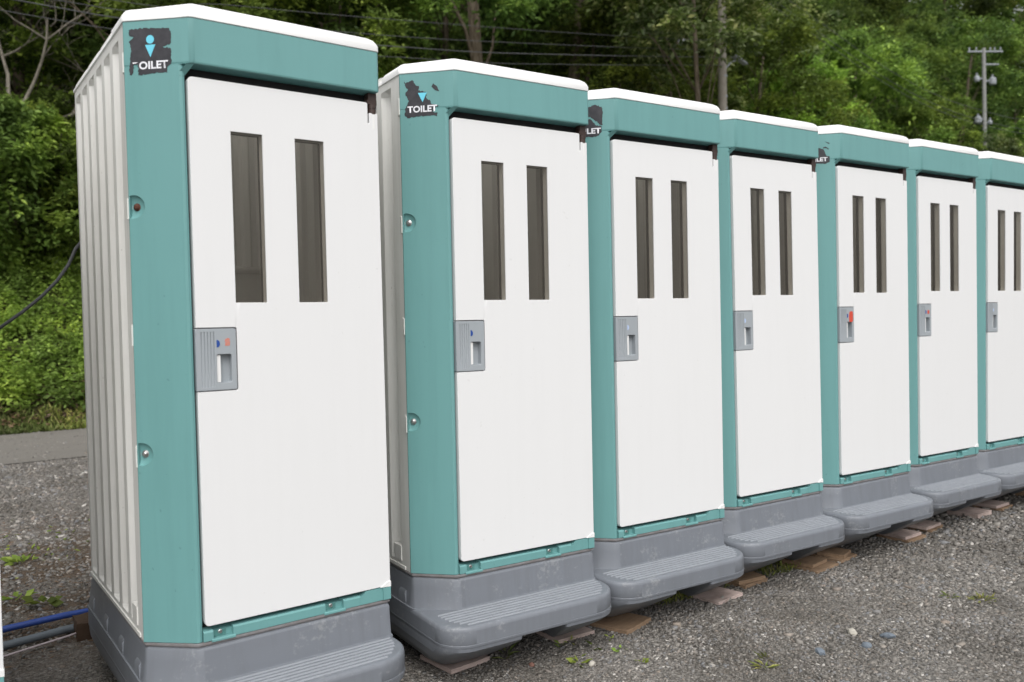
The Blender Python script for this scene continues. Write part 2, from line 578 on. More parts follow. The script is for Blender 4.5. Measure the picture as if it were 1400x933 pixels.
bm = bmesh.new()
hx = [-40 + 2.5 * i for i in range(77)]
hy = [10.4, 10.9, 11.3, 11.8, 12.5, 13.3, 14.3, 15.5, 17, 19, 22, 26, 31, 37, 45, 60, 80, 110]
grid = [[bm.verts.new((x, y, -0.05 if y < 10.9 else hill_z(x, y) - 0.0)) for x in hx] for y in hy]
for a, b in zip(grid, grid[1:]):
    for i in range(len(hx) - 1):
        bm.faces.new((a[i], a[i + 1], b[i + 1], b[i]))
tag(from_bm("hillside", bm, 'forest', smooth=60), kind='structure')


# ------------------------------------------------------------------ portable toilet
C_ = 0.1333            # depth of the chamfer at the left front corner
W = 0.8185
D = 1.115
ZT = 2.40
ZB = 0.42


def body_ring(z, rib, ins=0.0):
    """plan outline of the corrugated shell, counter-clockwise seen from above"""
    g = 0.036 * rib
    pts = []
    x0, x1 = 0.003 + ins, W - 0.004 - ins
    y0, y1 = C_ + 0.007, D - ins
    # front left -> across the front (hidden behind the frame)
    front = [(x0, y0), (0.012, y0), (0.06, 0.118), (0.16, 0.060), (x1 - 0.10, 0.055), (x1, 0.058)]
    pts += front
    # right side going back
    yy = 0.13
    right = []
    for i in range(6):
        right += [(x1, yy), (x1 - g, yy + 0.022), (x1 - g, yy + 0.072), (x1, yy + 0.094)]
        yy += 0.148
    pts += right
    pts += [(x1, y1 - 0.03), (x1 - 0.03, y1)]
    xx = x1 - 0.06
    back = []
    for i in range(5):
        back += [(xx, y1), (xx - 0.02, y1 - g), (xx - 0.07, y1 - g), (xx - 0.09, y1)]
        xx -= 0.145
    pts += back
    pts += [(x0 + 0.03, y1), (x0, y1 - 0.03)]
    yy = 0.225
    left = []
    for i in range(6):
        left += [(x0, yy), (x0 + g, yy + 0.012), (x0 + g, yy + 0.062), (x0, yy + 0.098)]
        yy += 0.146
    # order from back to front: flip
    left = left[::-1]
    pts += left
    return [(p[0], p[1], z) for p in pts]


def build_toilet():
    root = empty("portable_toilet")

    # ---- base
    bm = bmesh.new()
    riser = [(0.0, C_ + 0.004), (0.0, 0.102), (0.006, 0.094), (0.122, -0.002), (0.135, -0.006), (0.150, -0.006),
             (W - 0.02, -0.006), (W - 0.006, -0.002), (W - 0.002, 0.012), (W - 0.002, 1.10), (W - 0.03, 1.13), (0.03, 1.13), (0.0, 1.10)]
    riser = [(0.004, C_ + 0.006), (0.004, 0.128), (0.008, 0.121), (0.122, 0.011), (0.134, 0.0), (0.150, -0.002),
             (W - 0.02, -0.002), (W - 0.006, 0.002), (W - 0.002, 0.014), (W - 0.002, 1.10), (W - 0.03, 1.13), (0.03, 1.13), (0.004, 1.10)]
    low = [(-0.008, C_ + 0.0), (-0.006, 0.108), (-0.001, 0.098), (0.118, -0.004), (0.130, -0.010), (0.150, -0.012),
           (W - 0.02, -0.010), (W - 0.006, -0.006), (W - 0.000, 0.010), (W - 0.000, 1.11), (W - 0.03, 1.14), (0.03, 1.14), (-0.008, 1.11)]
    lerp = lambda t: [((1 - t) * a[0] + t * b[0], (1 - t) * a[1] + t * b[1]) for a, b in zip(riser, low)]
    R3 = lambda pts, z: [(p[0], p[1], z) for p in pts]
    loft(bm, [R3(inset_poly(low, -0.006), 0.276), R3(inset_poly(low, -0.006), 0.2872), R3(inset_poly(low, -0.0015), 0.2885), R3(low, 0.293), R3(lerp(0.3), 0.36),
              R3(riser, 0.394), R3(inset_poly(riser, 0.003), 0.401), R3(inset_poly(riser, 0.010), 0.4045)])
    step = rrect(-0.014, 0.818, -0.210, 1.150, (0.115, 0.150, 0.06, 0.06), 9)
    loft(bm, [R3(inset_poly(step, 0.030), 0.206), R3(inset_poly(step, 0.002), 0.207), R3(inset_poly(step, 0.0002), 0.210), R3(step, 0.2185), R3(inset_poly(step, 0.0010), 0.2197), R3(inset_poly(step, 0.0002), 0.221), R3(inset_poly(step, 0.0006), 0.270),
              R3(inset_poly(step, 0.0022), 0.2785), R3(inset_poly(step, 0.0060), 0.2838), R3(inset_poly(step, 0.0105), 0.2864), R3(inset_poly(step, 0.0150), 0.287)])
    # two tapering skids under the step
    def skid(x0, x1, xb0, xb1, ra, rb):
        top = rrect(x0, x1, -0.2085, 1.14, (ra, rb, 0.05, 0.05), 6)
        left = x0 < 0.2
        def mid(t, y, k):
            late = t ** 2.2
            tl, tr = (late, t) if left else (t, late)
            return rrect(x0 + (xb0 - x0) * tl, x1 + (xb1 - x1) * tr, y, 1.14 - 0.14 * t, (ra * k, max(rb * k, 0.006), 0.05, 0.05), 6)
        b2 = rrect(xb0 + 0.01, xb1 - 0.01, 0.062, 0.99, (ra * .5, max(rb * .4, 0.005), 0.03, 0.03), 6)
        loft(bm, [R3(b2, 0.045), R3(mid(1.0, 0.048, 0.6), 0.0505), R3(mid(0.72, -0.026, 0.8), 0.090), R3(mid(0.40, -0.108, 0.9), 0.135),
                  R3(mid(0.14, -0.174, 0.95), 0.172), R3(mid(0.02, -0.2045, 1.0), 0.193), R3(top, 0.2135)])
    skid(-0.012, 0.310, 0.085, 0.300, 0.11, 0.012)
    skid(0.515, 0.816, 0.625, 0.760, 0.012, 0.14)
    # pilasters on the side wall
    for y in (0.16, 0.42, 0.70, 0.98):
        for sx in (0, 1):
            xa, xb = ((-0.010, 0.03) if sx == 0 else (W - 0.03, W + 0.006))
            loft(bm, [[(xa + (0.03 if sx == 0 else 0), y, 0.12), (xb - (0.03 if sx else 0), y, 0.12), (xb - (0.03 if sx else 0), y + 0.09, 0.12), (xa + (0.03 if sx == 0 else 0), y + 0.09, 0.12)],
                      [(xa, y - 0.0, 0.22), (xb, y, 0.22), (xb, y + 0.09, 0.22), (xa, y + 0.09, 0.22)],
                      [(xa, y + 0.015, 0.33), (xb, y + 0.015, 0.33), (xb, y + 0.075, 0.33), (xa, y + 0.075, 0.33)],
                      [(xa + (0.01 if sx == 0 else 0), y + 0.02, 0.345), (xb - (0.01 if sx else 0), y + 0.02, 0.345), (xb - (0.01 if sx else 0), y + 0.07, 0.345), (xa + (0.01 if sx == 0 else 0), y + 0.07, 0.345)]])
    base = from_bm("base", bm, 'base', root, 35)
    for i in range(7):
        y = -0.030 - 0.0245 * i
        xa = 0.030 + (0.0, 0.0, 0.004, 0.008, 0.016, 0.028, 0.05)[i]
        xb = W - 0.022 - (0.0, 0.004, 0.01, 0.022, 0.038, 0.058, 0.085)[i]
        bm = bmesh.new()
        loft(bm, [[(xa, y - 0.0048, 0.2862), (xb, y - 0.0048, 0.2862), (xb, y + 0.0038, 0.2862), (xa, y + 0.0038, 0.2862)],
                  [(xa + 0.003, y - 0.0022, 0.2915), (xb - 0.003, y - 0.0022, 0.2915), (xb - 0.003, y + 0.0012, 0.2915), (xa + 0.003, y + 0.0012, 0.2915)]])
        from_bm("tread_rib", bm, 'rib', base, 0)

    # ---- seam flange between base and cabin
    bm = bmesh.new()
    fl = [(0.001, C_ + 0.004), (0.003, C_ - 0.004), (0.128, 0.008), (0.138, 0.001), (W - 0.004, 0.001), (W - 0.002, 1.12), (0.004, 1.12)]
    loft(bm, [R3(inset_poly(fl, 0.006), 0.4045), R3(inset_poly(fl, 0.006), 0.4085), R3(inset_poly(fl, 0.0), 0.4105), R3(fl, 0.4165), R3(inset_poly(fl, 0.004), 0.4185)])
    from_bm("seam_flange", bm, 'seam', root, 30)

    # ---- body shell
    bm = bmesh.new()
    loft(bm, [body_ring(0.419, 0), body_ring(0.447, 0), body_ring(0.457, 1), body_ring(2.352, 1), body_ring(2.372, 0), body_ring(2.401, 0)], cap=False)
    # leave the doorway open
    doorway = [f for f in bm.faces if all(v.co.y < 0.0605 and v.co.x > 0.155 for v in f.verts)]
    bmesh.ops.delete(bm, geom=doorway, context='FACES')
    from_bm("body_shell", bm, 'shell', root, 25)
    for z in (1.02, 1.41, 1.815, 2.28):
        bm = bmesh.new()
        loft(bm, [[(-0.0045, 0.1385, z - 0.036), (0.006, 0.1385, z - 0.036), (0.006, 0.160, z - 0.036), (0.0015, 0.160, z - 0.036)],
                  [(-0.0045, 0.1385, z + 0.026), (0.006, 0.1385, z + 0.026), (0.006, 0.160, z + 0.034), (0.0015, 0.160, z + 0.034)]])
        from_bm("edge_catch", bm, 'shell', root, 25)
    # lower sill of the side
    bm = bmesh.new()
    box(bm, -0.001, 0.03, 0.222, 0.29, 0.450, 0.510)
    box(bm, -0.0015, 0.03, 0.185, 1.09, 0.4200, 0.4330)
    from_bm("side_sill", bm, 'shell', root, 0)

    # ---- interior back wall and tank
    bm = bmesh.new()
    n = 10
    pl = []
    for i in range(n):
        xa = 0.05 + i * 0.072
        pl += [(xa, 1.03), (xa + 0.022, 1.03), (xa + 0.032, 1.012), (xa + 0.058, 1.012)]
    pl += [(W - 0.04, 1.03), (W - 0.04, 1.05), (0.05, 1.05)]
    prism(bm, pl, 2, 0.45, 2.38)
    pr = []
    for i in range(7):
        ya = 0.10 + i * 0.13
        pr += [(W - 0.060, ya), (W - 0.060, ya + 0.04), (W - 0.078, ya + 0.052), (W - 0.078, ya + 0.105)]
    pr += [(W - 0.06, 1.01), (W - 0.045, 1.01), (W - 0.045, 0.10)]
    prism(bm, pr, 2, 0.45, 2.38)
    o = from_bm("interior_lining", bm, 'inner', root, 25)
    bm = bmesh.new()
    box(bm, 0.06, W - 0.08, 0.80, 1.005, 0.45, 1.672)
    box(bm, 0.055, W - 0.08, 0.785, 0.80, 1.655, 1.682)
    from_bm("interior_tank", bm, 'inner', root, 25)

    # ---- front frame (teal)
    bm = bmesh.new()
    hdr = [(0.0, C_), (0.158, -0.0146), (0.167, -0.0203), (0.176, -0.021), (W - 0.008, -0.021), (W, -0.014), (W, 0.070), (0.10, 0.070), (0.02, C_ + 0.012), (0.0, C_ + 0.006)]
    hlo = [(0.0, C_), (0.128, 0.0125), (0.140, 0.006), (0.150, 0.004), (W - 0.008, 0.004), (W, 0.008), (W, 0.070), (0.10, 0.070), (0.02, C_ + 0.012), (0.0, C_ + 0.006)]
    hm = [tuple(0.22 * b_ + 0.78 * a_ for a_, b_ in zip(p, q)) for p, q in zip(hdr, hlo)]
    hin = inset_poly(hdr, 0.0045)
    hin[0] = hdr[0]; hin[-1] = hdr[-1]; hin[1] = (0.1560, -0.0127)
    loft(bm, [R3(hin, 2.2590), R3(inset_poly(hdr, 0.0015), 2.2605), R3(hdr, 2.2650), R3(hdr, 2.4005)])
    # the moulded fillet where header and column meet
    loft(bm, [[(0.1300, 0.0125, 2.232), (0.1520, 0.0170, 2.226), (0.1520, 0.0600, 2.226), (0.1300, 0.0600, 2.226)],
              [(0.1550, -0.0110, 2.2610), (0.1760, -0.0170, 2.2610), (0.1640, 0.0600, 2.2610), (0.1300, 0.0600, 2.2610)]])
    col = [(0.0, C_), (0.124, 0.0172), (0.133, 0.0085), (0.142, 0.007), (0.149, 0.010), (0.1515, 0.017), (0.1515, 0.075), (0.10, 0.071), (0.02, C_ + 0.012), (0.0, C_ + 0.006)]
    fr2 = bmesh.new()
    loft(fr2, [R3(col, 0.4205), R3(col, 2.2585)])
    column_bm = fr2
    fr2 = bmesh.new()
    # lower rail
    railp = [(0.002, 0.4205), (0.002, 0.448), (0.006, 0.4535), (0.022, 0.4545), (0.06, 0.4545), (0.06, 0.4205)]
    for xa, xb in ((0.1515, 0.182), (0.246, 0.566), (0.634, 0.70)):
        prism(fr2, railp, 0, xa, xb)
    for xa, xb in ((0.182, 0.246), (0.566, 0.634)):
        prism(fr2, [(0.020, 0.4205), (0.020, 0.446), (0.06, 0.4545), (0.06, 0.4205)], 0, xa, xb)
        prism(fr2, [(-0.003, 0.4165), (-0.003, 0.4225), (0.000, 0.425), (0.020, 0.425), (0.020, 0.4165)], 0, xa - 0.006, xb + 0.006)
    prism(fr2, [(0.6995, 0.4205), (0.6995, 0.450), (0.712, 0.455), (0.722, 0.466), (W - 0.001, 0.4665), (W - 0.001, 0.4205)], 1, 0.0012, 0.06)
    prism(fr2, [(0.788, 0.421), (0.788, 0.4645), (W - 0.0005, 0.4645), (W - 0.0005, 0.421)], 1, -0.004, 0.055)
    from_bm("lower_rail", fr2, 'teal', root, 30)
    frame = from_bm("front_frame", column_bm, 'teal', root, 30)
    bmesh.ops.recalc_face_normals(bm, faces=bm.faces)
    # pockets in the chamfer
    e = Vector((0.1649, -0.0211, 0)) - Vector((0, C_, 0)); e.normalize()
    nrm = Vector((e.y, -e.x, 0))            # outward (towards -x, -y)
    if nrm.y > 0: nrm = -nrm
    pockets = []
    for z in (1.817, 1.0265):
        c = Vector((0, C_, z)) + e * 0.014
        cb = bmesh.new()
        bmesh.ops.create_uvsphere(cb, u_segments=28, v_segments=16, radius=1.0)
        mt = Matrix.Translation(c) @ Matrix(((e.x, nrm.x, 0, 0), (e.y, nrm.y, 0, 0), (0, 0, 1, 0), (0, 0, 0, 1))) @ Matrix.Diagonal((0.040, 0.0145, 0.037, 1))
        bmesh.ops.transform(cb, matrix=mt, verts=cb.verts)
        g_ = bmesh.ops.bisect_plane(cb, geom=cb.verts[:] + cb.edges[:] + cb.faces[:], plane_co=Vector((0, C_, 0)) + e * 0.0030, plane_no=-e, clear_outer=True)
        bmesh.ops.holes_fill(cb, edges=[q for q in cb.edges if q.is_boundary])
        ct = cutter(cb)
        frame = bake(frame, [('BOOLEAN', dict(operation='DIFFERENCE', object=ct, solver='EXACT'))])
        drop(ct)
        pockets.append(c)
    header = from_bm("header", bm, 'teal', root, 30)
    for c in pockets:
        cb = bmesh.new()
        bmesh.ops.create_uvsphere(cb, u_segments=32, v_segments=20, radius=1.0)
        mt = Matrix.Translation(c) @ Matrix(((e.x, nrm.x, 0, 0), (e.y, nrm.y, 0, 0), (0, 0, 1, 0), (0, 0, 0, 1))) @ Matrix.Diagonal((0.0403, 0.0138, 0.0373, 1))
        bmesh.ops.transform(cb, matrix=mt, verts=cb.verts)
        bmesh.ops.bisect_plane(cb, geom=cb.verts[:] + cb.edges[:] + cb.faces[:], plane_co=Vector((0, C_, 0)) + e * 0.0034, plane_no=-e, clear_outer=True)
        bmesh.ops.holes_fill(cb, edges=[q for q in cb.edges if q.is_boundary])
        bmesh.ops.bisect_plane(cb, geom=cb.verts[:] + cb.edges[:] + cb.faces[:], plane_co=c - nrm * 0.001, plane_no=nrm, clear_outer=True)
        from_bm("bolt_pocket", cb, 'teal', frame, 60)
    for i, c in enumerate(pockets):
        b2 = bmesh.new()
        p = c + nrm * (-0.0130) + e * 0.006
        ring = lambda r, h: [p + nrm * h + (e * cos(a) + Vector((0, 0, 1)) * sin(a)) * r for a in [2 * pi * j / 14 for j in range(14)]]
        loft(b2, [ring(0.0125, -0.004), ring(0.0125, 0.0015), ring(0.0085, 0.003), ring(0.0085, 0.007), ring(0.005, 0.010)])
        from_bm("bolt", b2, 'steel', frame, 30)
    for xa in (0.208, 0.592):
        b2 = bmesh.new()
        ring = lambda r, h: [Vector((xa + r * cos(a), 0.020 - h, 0.4385 + r * sin(a))) for a in [2 * pi * j / 12 for j in range(12)]]
        loft(b2, [ring(0.0075, -0.003), ring(0.0075, 0.002), ring(0.005, 0.0035), ring(0.004, 0.008)])
        from_bm("bolt", b2, 'steel', frame, 30)
        b2 = bmesh.new()
        box(b2, xa - 0.020, xa + 0.018, 0.0185, 0.0215, 0.426, 0.4445)
        from_bm("bracket", b2, 'teal_dark', frame, 30)

    # ---- black sheet behind the door, standing in for shade in its gaps
    bm = bmesh.new()
    box(bm, 0.1505, W - 0.006, 0.046, 0.052, 0.4535, 2.2600)
    gap_sheet = from_bm("door_gap_shade", bm, 'dark_gap', root, 0)

    # ---- door
    out = []
    r = 0.014
    for i in range(5):
        a = pi + 0.5 * pi * i / 4
        out.append((0.157 + r + r * cos(a), 0.4692 + r + r * sin(a)))
    out += [(0.786, 0.4692), (0.7875, 0.4672), (W, 0.4672), (W, 2.186), (0.7865, 2.186), (0.7865, 2.152), (0.7795, 2.146), (0.7795, 2.2180), (0.775, 2.2225)]
    for i in range(5):
        a = 0.5 * pi + 0.5 * pi * i / 4
        out.append((0.157 + r + r * cos(a), 2.2227 - r + r * sin(a)))
    bm = bmesh.new()
    prism(bm, out, 1, 0.0, 0.036)
    door = from_bm("door", bm, 'door', root, 0)
    ct_b = bmesh.new()
    for xa, xb in ((0.2868, 0.3912), (0.5037, 0.6075)):
        box(ct_b, xa, xb, -0.02, 0.12, 1.5067, 2.0636)
    prism(ct_b, rrect(0.140, 0.2865, 1.2215, 1.4270, (0.001, 0.006, 0.006, 0.001), 3), 1, -0.01, 0.0265)
    ct = cutter(ct_b)
    ct2b = bmesh.new()
    for xa, xb in ((0.2868, 0.3912), (0.5037, 0.6075)):
        box(ct2b, xa, xb, -0.02, 0.12, 1.5067, 2.0636)
    ct2 = cutter(ct2b)
    door = bake(door, [('BOOLEAN', dict(operation='DIFFERENCE', object=ct, solver='EXACT')),
                       ('BEVEL', dict(width=0.0032, segments=3, limit_method='ANGLE', angle_limit=radians(50)))])
    gap_sheet = bake(gap_sheet, [('BOOLEAN', dict(operation='DIFFERENCE', object=ct2, solver='EXACT'))])
    drop(ct); drop(ct2)
    for xa, xb in ((0.2868, 0.3912), (0.5037, 0.6075)):
        b2 = bmesh.new()
        box(b2, xa - 0.0, xb + 0.0, 0.005, 0.009, 1.5067, 2.0636)
        from_bm("window_pane", b2, 'pane', door, 0)
    # moulded corner block at the foot of the hinge side
    b2 = bmesh.new()
    prism(b2, [(0.778, 0.4685), (W + 0.0012, 0.4655), (W + 0.0012, 0.486), (0.806, 0.484)], 1, -0.0035, 0.03)
    from_bm("hinge_block", b2, 'whiteclean', door, 30)
    # hinge cap and rod
    b2 = bmesh.new()
    tube(b2, [(0.803, 0.014, 2.1835), (0.803, 0.014, 2.205)], 0.0155, 14)
    tube(b2, [(0.803, 0.014, 2.2052), (0.803, 0.014, 2.2175)], 0.0172, 14)
    box(b2, 0.779, 0.817, 0.001, 0.040, 2.2178, 2.2330)
    box(b2, 0.785, 0.817, 0.003, 0.034, 2.2335, 2.2600)
    from_bm("hinge_cap", b2, 'hinge', door, 35)
    b2 = bmesh.new()
    tube(b2, [(0.803, 0.0135, 2.13), (0.803, 0.0135, 2.1832)], 0.0145, 14)
    from_bm("hinge_rod", b2, 'whiteclean', door, 35)
    # lock plate
    b2 = bmesh.new()
    prism(b2, rrect(0.1545, 0.283, 1.2250, 1.4235, (0.002, 0.006, 0.006, 0.002), 3), 1, -0.0015, 0.026)
    plate = from_bm("lock_plate", b2, 'lock', door, 0)
    cb = bmesh.new()
    prism(cb, rrect(0.2195, 0.2665, 1.2480, 1.3405, 0.005, 3), 1, -0.02, 0.0235)
    for i in range(5):
        x = 0.1725 + 0.0098 * i
        prism(cb, [(x - 0.0014, 1.236), (x + 0.0014, 1.236), (x + 0.0014, 1.413), (x - 0.0014, 1.413)], 1, -0.01, 0.0012)
    ct = cutter(cb)
    plate = bake(plate, [('BOOLEAN', dict(operation='DIFFERENCE', object=ct, solver='EXACT')),
                         ('BEVEL', dict(width=0.0012, segments=2, limit_method='ANGLE', angle_limit=radians(60)))])
    drop(ct)
    b2 = bmesh.new()
    prism(b2, rrect(0.2205, 0.2325, 1.2500, 1.3385, 0.002, 2), 1, 0.004, 0.0225)
    from_bm("door_lever", b2, 'whiteclean', door, 30)
    b2 = bmesh.new()
    pts = [(0.2200, 1.375 - 0.0115)] + [(0.2200 + 0.0105 * cos(a), 1.375 + 0.0125 * sin(a)) for a in [-pi / 2 + pi * j / 10 for j in range(1, 10)]] + [(0.2200, 1.375 + 0.0115)]
    prism(b2, pts, 1, -0.0027, 0.0)
    ind = from_bm("lock_indicator", b2, 'blue_ind', door, 0)

    # ---- roof
    bm = bmesh.new()
    plan = [(0.0, D - 0.03), (0.0, C_ + 0.0), (0.004, C_ - 0.006), (0.160, -0.0185), (0.169, -0.0225), (W - 0.012, -0.0225), (W - 0.001, -0.012), (W, 0.0), (W, D - 0.03), (W - 0.03, D), (0.03, D)]
    plan = [(p[0] - (0.002 if p[0] < 0.01 else 0) + (0.001 if p[0] > W - 0.002 else 0), p[1]) for p in plan]
    loft(bm, [R3(inset_poly(plan, 0.006), 2.4012), R3(inset_poly(plan, 0.003), 2.4012), R3(plan, 2.4030), R3(plan, 2.4120), R3(inset_poly(plan, 0.005), 2.4200), R3(inset_poly(plan, 0.02), 2.4260)], cap=False)
    cap = [(0.006, 0.30), (0.006, C_ + 0.004), (0.012, C_ - 0.006), (0.158, -0.0165), (0.168, -0.0215), (W - 0.010, -0.0215), (W - 0.002, -0.014), (W - 0.002, 0.30)]
    def xin(pts, dl, dr, dy):
        r_ = []
        for p in pts:
            x, y = p
            f = (x - 0.0) / W
            # pull the ends in along the slope, the front edge back
            r_.append((x + dl * (1 - f) ** 6 - dr * f ** 8, y + dy * max(0, min(1, (0.25 - y) / 0.2))))
        return r_
    cap = [(p[0] * (1.0 if p[0] > 0.5 else 1.0) - (0.0082 if p[0] < 0.007 else 0.0), p[1]) for p in cap]
    capo = [(p[0] + (0.0035 if p[0] > W - 0.02 else 0.0), p[1] - (0.0018 if p[1] < 0.12 else 0.0)) for p in cap]
    loft(bm, [R3(capo, 2.4035), R3(capo, 2.4225), R3(xin(capo, 0.006, 0.004, 0.004), 2.4320), R3(xin(capo, 0.014, 0.012, 0.010), 2.4420), R3(xin(capo, 0.030, 0.030, 0.019), 2.4500),
              R3(xin(capo, 0.055, 0.075, 0.032), 2.4560), R3(xin(capo, 0.09, 0.14, 0.060), 2.4600)])
    for ya, yb in ((0.345, 0.545), (0.60, 0.80), (0.855, 1.085)):
        rb = lambda d, z: [(0.004 + d, ya + d * .9, z), (W - 0.004 - d, ya + d * .9, z), (W - 0.004 - d, yb - d * .5, z), (0.004 + d, yb - d * .5, z)]
        b2 = bmesh.new()
        loft(b2, [rb(0, 2.4180), rb(0.004, 2.4340), rb(0.012, 2.4460), rb(0.03, 2.4540), rb(0.06, 2.4570)], cap=False)
        b2.faces.new([b2.verts.new(p) for p in rb(0.06, 2.4570)])
        bmesh.ops.remove_doubles(b2, verts=b2.verts, dist=0.0001)
        from_bm("roof_rib", b2, 'skylight', root, 45)
    b2 = bmesh.new()
    b2.faces.new([b2.verts.new((x, y, 2.4245)) for x, y in ((0.008, 0.27), (W - 0.008, 0.27), (W - 0.008, D - 0.01), (0.008, D - 0.01))])
    from_bm("roof_panel", b2, 'skylight', root, 0)
    from_bm("roof", bm, 'roof', root, 45)
    return root


def kids(o):
    return [c for c in bpy.data.objects if c.parent is o]


def copy_tree(o, parent=None):
    c = o.copy()
    COL.objects.link(c)
    c.parent = parent
    for ch in kids(o):
        copy_tree(ch, c)
    return c


proto = build_toilet()
POSES = [(-0.0, -0.0, -0.0, 0.0491, -0.0022, -0.0013),
         (1.0017, 0.1188, 0.0082, -0.0163, 0.0017, 0.0008),
         (1.8423, 0.1415, 0.0124, -0.0193, 0.0, 0.0001),
         (2.6879, 0.1878, 0.0288, -0.0143, -0.0068, -0.0007),
         (3.5220, 0.1805, 0.0424, -0.0106, -0.0013, 0.0013),
         (4.3746, 0.2214, 0.0545, -0.0121, 0.0023, 0.0001),
         (5.2160, 0.2404, 0.0597, -0.0022, 0.0061, 0.0031),
         (-1.2150, -0.0300, -0.004, 0.010, 0.0, 0.0),
         (6.0560, 0.2560, 0.0660, -0.002, 0.0, 0.0)]
LABELS = ["nearest and largest portable toilet, ribbed cream side in full view, nearly whole TOILET sticker",
          "second portable toilet from the left, torn sticker with a cyan triangle above TOILET",
          "third portable toilet from the left, half hidden sticker showing LET",
          "fourth portable toilet from the left, no sticker in sight on its teal corner",
          "fifth portable toilet from the left, scraps of sticker reading ET, bright red mark on lock",
          "sixth portable toilet from the left, small red mark on its lock and bare teal corner",
          "rightmost portable toilet, its white door cut off by the right edge",
          "portable toilet cropped to a thin sliver at the left edge of the photo",
          "portable toilet beyond the rightmost one, its grey step just inside the right edge"]
units = []
for i, (ps, lb) in enumerate(zip(POSES, LABELS)):
    u = proto if i == 0 else copy_tree(proto)
    rot = (Matrix.Rotation(ps[3], 4, 'Z') @ Matrix.Rotation(ps[4], 4, 'X') @ Matrix.Rotation(ps[5], 4, 'Y'))
    u.matrix_world = Matrix.Translation(ps[:3]) @ rot
    tag(u, lb, "portable toilet", "teal and white portable toilets standing in a row")
    units.append(u)


def part(u, name):
    return next(c for c in kids(u) if c.name.split('.')[0] == name)


# lock indicators and stickers differ from door to door
def lock_mark(u, kind):
    d = part(u, "door")
    ind = next(c for c in kids(d) if c.name.startswith("lock_indicator"))
    if kind.get('ind') == 'pale':
        me = ind.data.copy(); me.materials[0] = M['pale_ind']; ind.data = me
    if kind.get('red'):
        x0, x1, z0, z1, mat, seed = kind['red']
        rr = random.Random(seed)
        b2 = bmesh.new()
        n = 16
        pts = []
        for j in range(n):
            a = 2 * pi * j / n
            f = 1.0 / max(abs(cos(a)), abs(sin(a))) ** 0.7
            rad = rr.uniform(0.82, 1.0) * min(f, 1.25)
            pts.append(((x0 + x1) / 2 + cos(a) * (x1 - x0) / 2 * rad, (z0 + z1) / 2 + sin(a) * (z1 - z0) / 2 * rad))
        prism(b2, pts, 1, -0.0022, -0.0008)
        o = from_bm("lock_sticker", b2, mat, d, 0)


lock_mark(units[0], dict(red=(0.246, 0.264, 1.366, 1.393, 'red_sticker', 3)))
lock_mark(units[2], dict(ind='pale'))
lock_mark(units[3], dict(ind='pale'))
lock_mark(units[4], dict(red=(0.238, 0.276, 1.335, 1.402, 'red_strong', 5)))
lock_mark(units[5], dict(red=(0.240, 0.262, 1.362, 1.388, 'red_strong', 6)))
lock_mark(units[6], dict(ind='pale'))

# rusted bolt in the upper pocket of the first cabin
fr = part(units[0], "front_frame")
b0 = max([c for c in kids(fr) if c.name.split(".")[0] == "bolt"], key=lambda c: max(v.co.z for v in c.data.vertices))
me = b0.data.copy(); me.materials[0] = M['rust']; b0.data = me
b0['label'] = "rusted bolt"
e_ = Vector((0.1649, -0.0211)) - Vector((0, C_)); e_.normalize()
n_ = Vector((e_.y, -e_.x))
if n_.y > 0: n_ = -n_


def on_chamfer(u, z, off):
    p = Vector((0, C_)) + e_ * u + n_ * off
    return (p.x, p.y, z)


def sticker_poly(pts, off, parent, mat, name, jag=0.0, seed=1):
    rr = random.Random(seed)
    out = []
    n = len(pts)
    for i in range(n):
        a, b = Vector(pts[i]), Vector(pts[(i + 1) % n])
        L = (b - a).length
        m = max(1, int(L / 0.0042)) if jag else 1
        for j in range(m):
            t = j / m
            p = a.lerp(b, t)
            if jag and j: p += Vector((rr.uniform(-jag, jag), rr.uniform(-jag, jag)))
            out.append(p)
    bm = bmesh.new()
    v = [bm.verts.new(on_chamfer(p[0], p[1], off)) for p in out]
    v2 = [bm.verts.new(on_chamfer(p[0], p[1], off - 0.0012)) for p in out]
    for tri in tessellate_polygon([[Vector((p[0], p[1], 0)) for p in out]]):
        bm.faces.new([v[q] for q in tri])
        bm.faces.new([v2[q] for q in tri][::-1])
    for i in range(len(v)):
        bm.faces.new((v[i], v[(i + 1) % len(v)], v2[(i + 1) % len(v)], v2[i]))
    return from_bm(name, bm, mat, parent, 0)


def text_on(s, u0, u1, z0, z1, off, parent, mat, name):
    cu = bpy.data.curves.new("t", 'FONT')
    cu.body = s
    cu.size = 1.0
    cu.offset = 0.032
    cu.space_character = 1.02
    cu.extrude = 0.0
    cu.resolution_u = 3
    to = bpy.data.objects.new("t", cu); COL.objects.link(to)
    dg = bpy.context.evaluated_depsgraph_get(); dg.update()
    me = bpy.data.meshes.new_from_object(to.evaluated_get(dg), depsgraph=dg)
    bpy.data.objects.remove(to); bpy.data.curves.remove(cu)
    xs_ = [v.co.x for v in me.vertices]; ys_ = [v.co.y for v in me.vertices]
    x0, x1, y0, y1 = min(xs_), max(xs_), min(ys_), max(ys_)
    for v in me.vertices:
        a = (v.co.x - x0) / (x1 - x0); b = (v.co.y - y0) / (y1 - y0)
        v.co = on_chamfer(u0 + a * (u1 - u0), z0 + b * (z1 - z0), off)
    me.materials.clear(); me.materials.append(M[mat])
    return link(bpy.data.objects.new(name, me), parent)


OFF = 0.0008
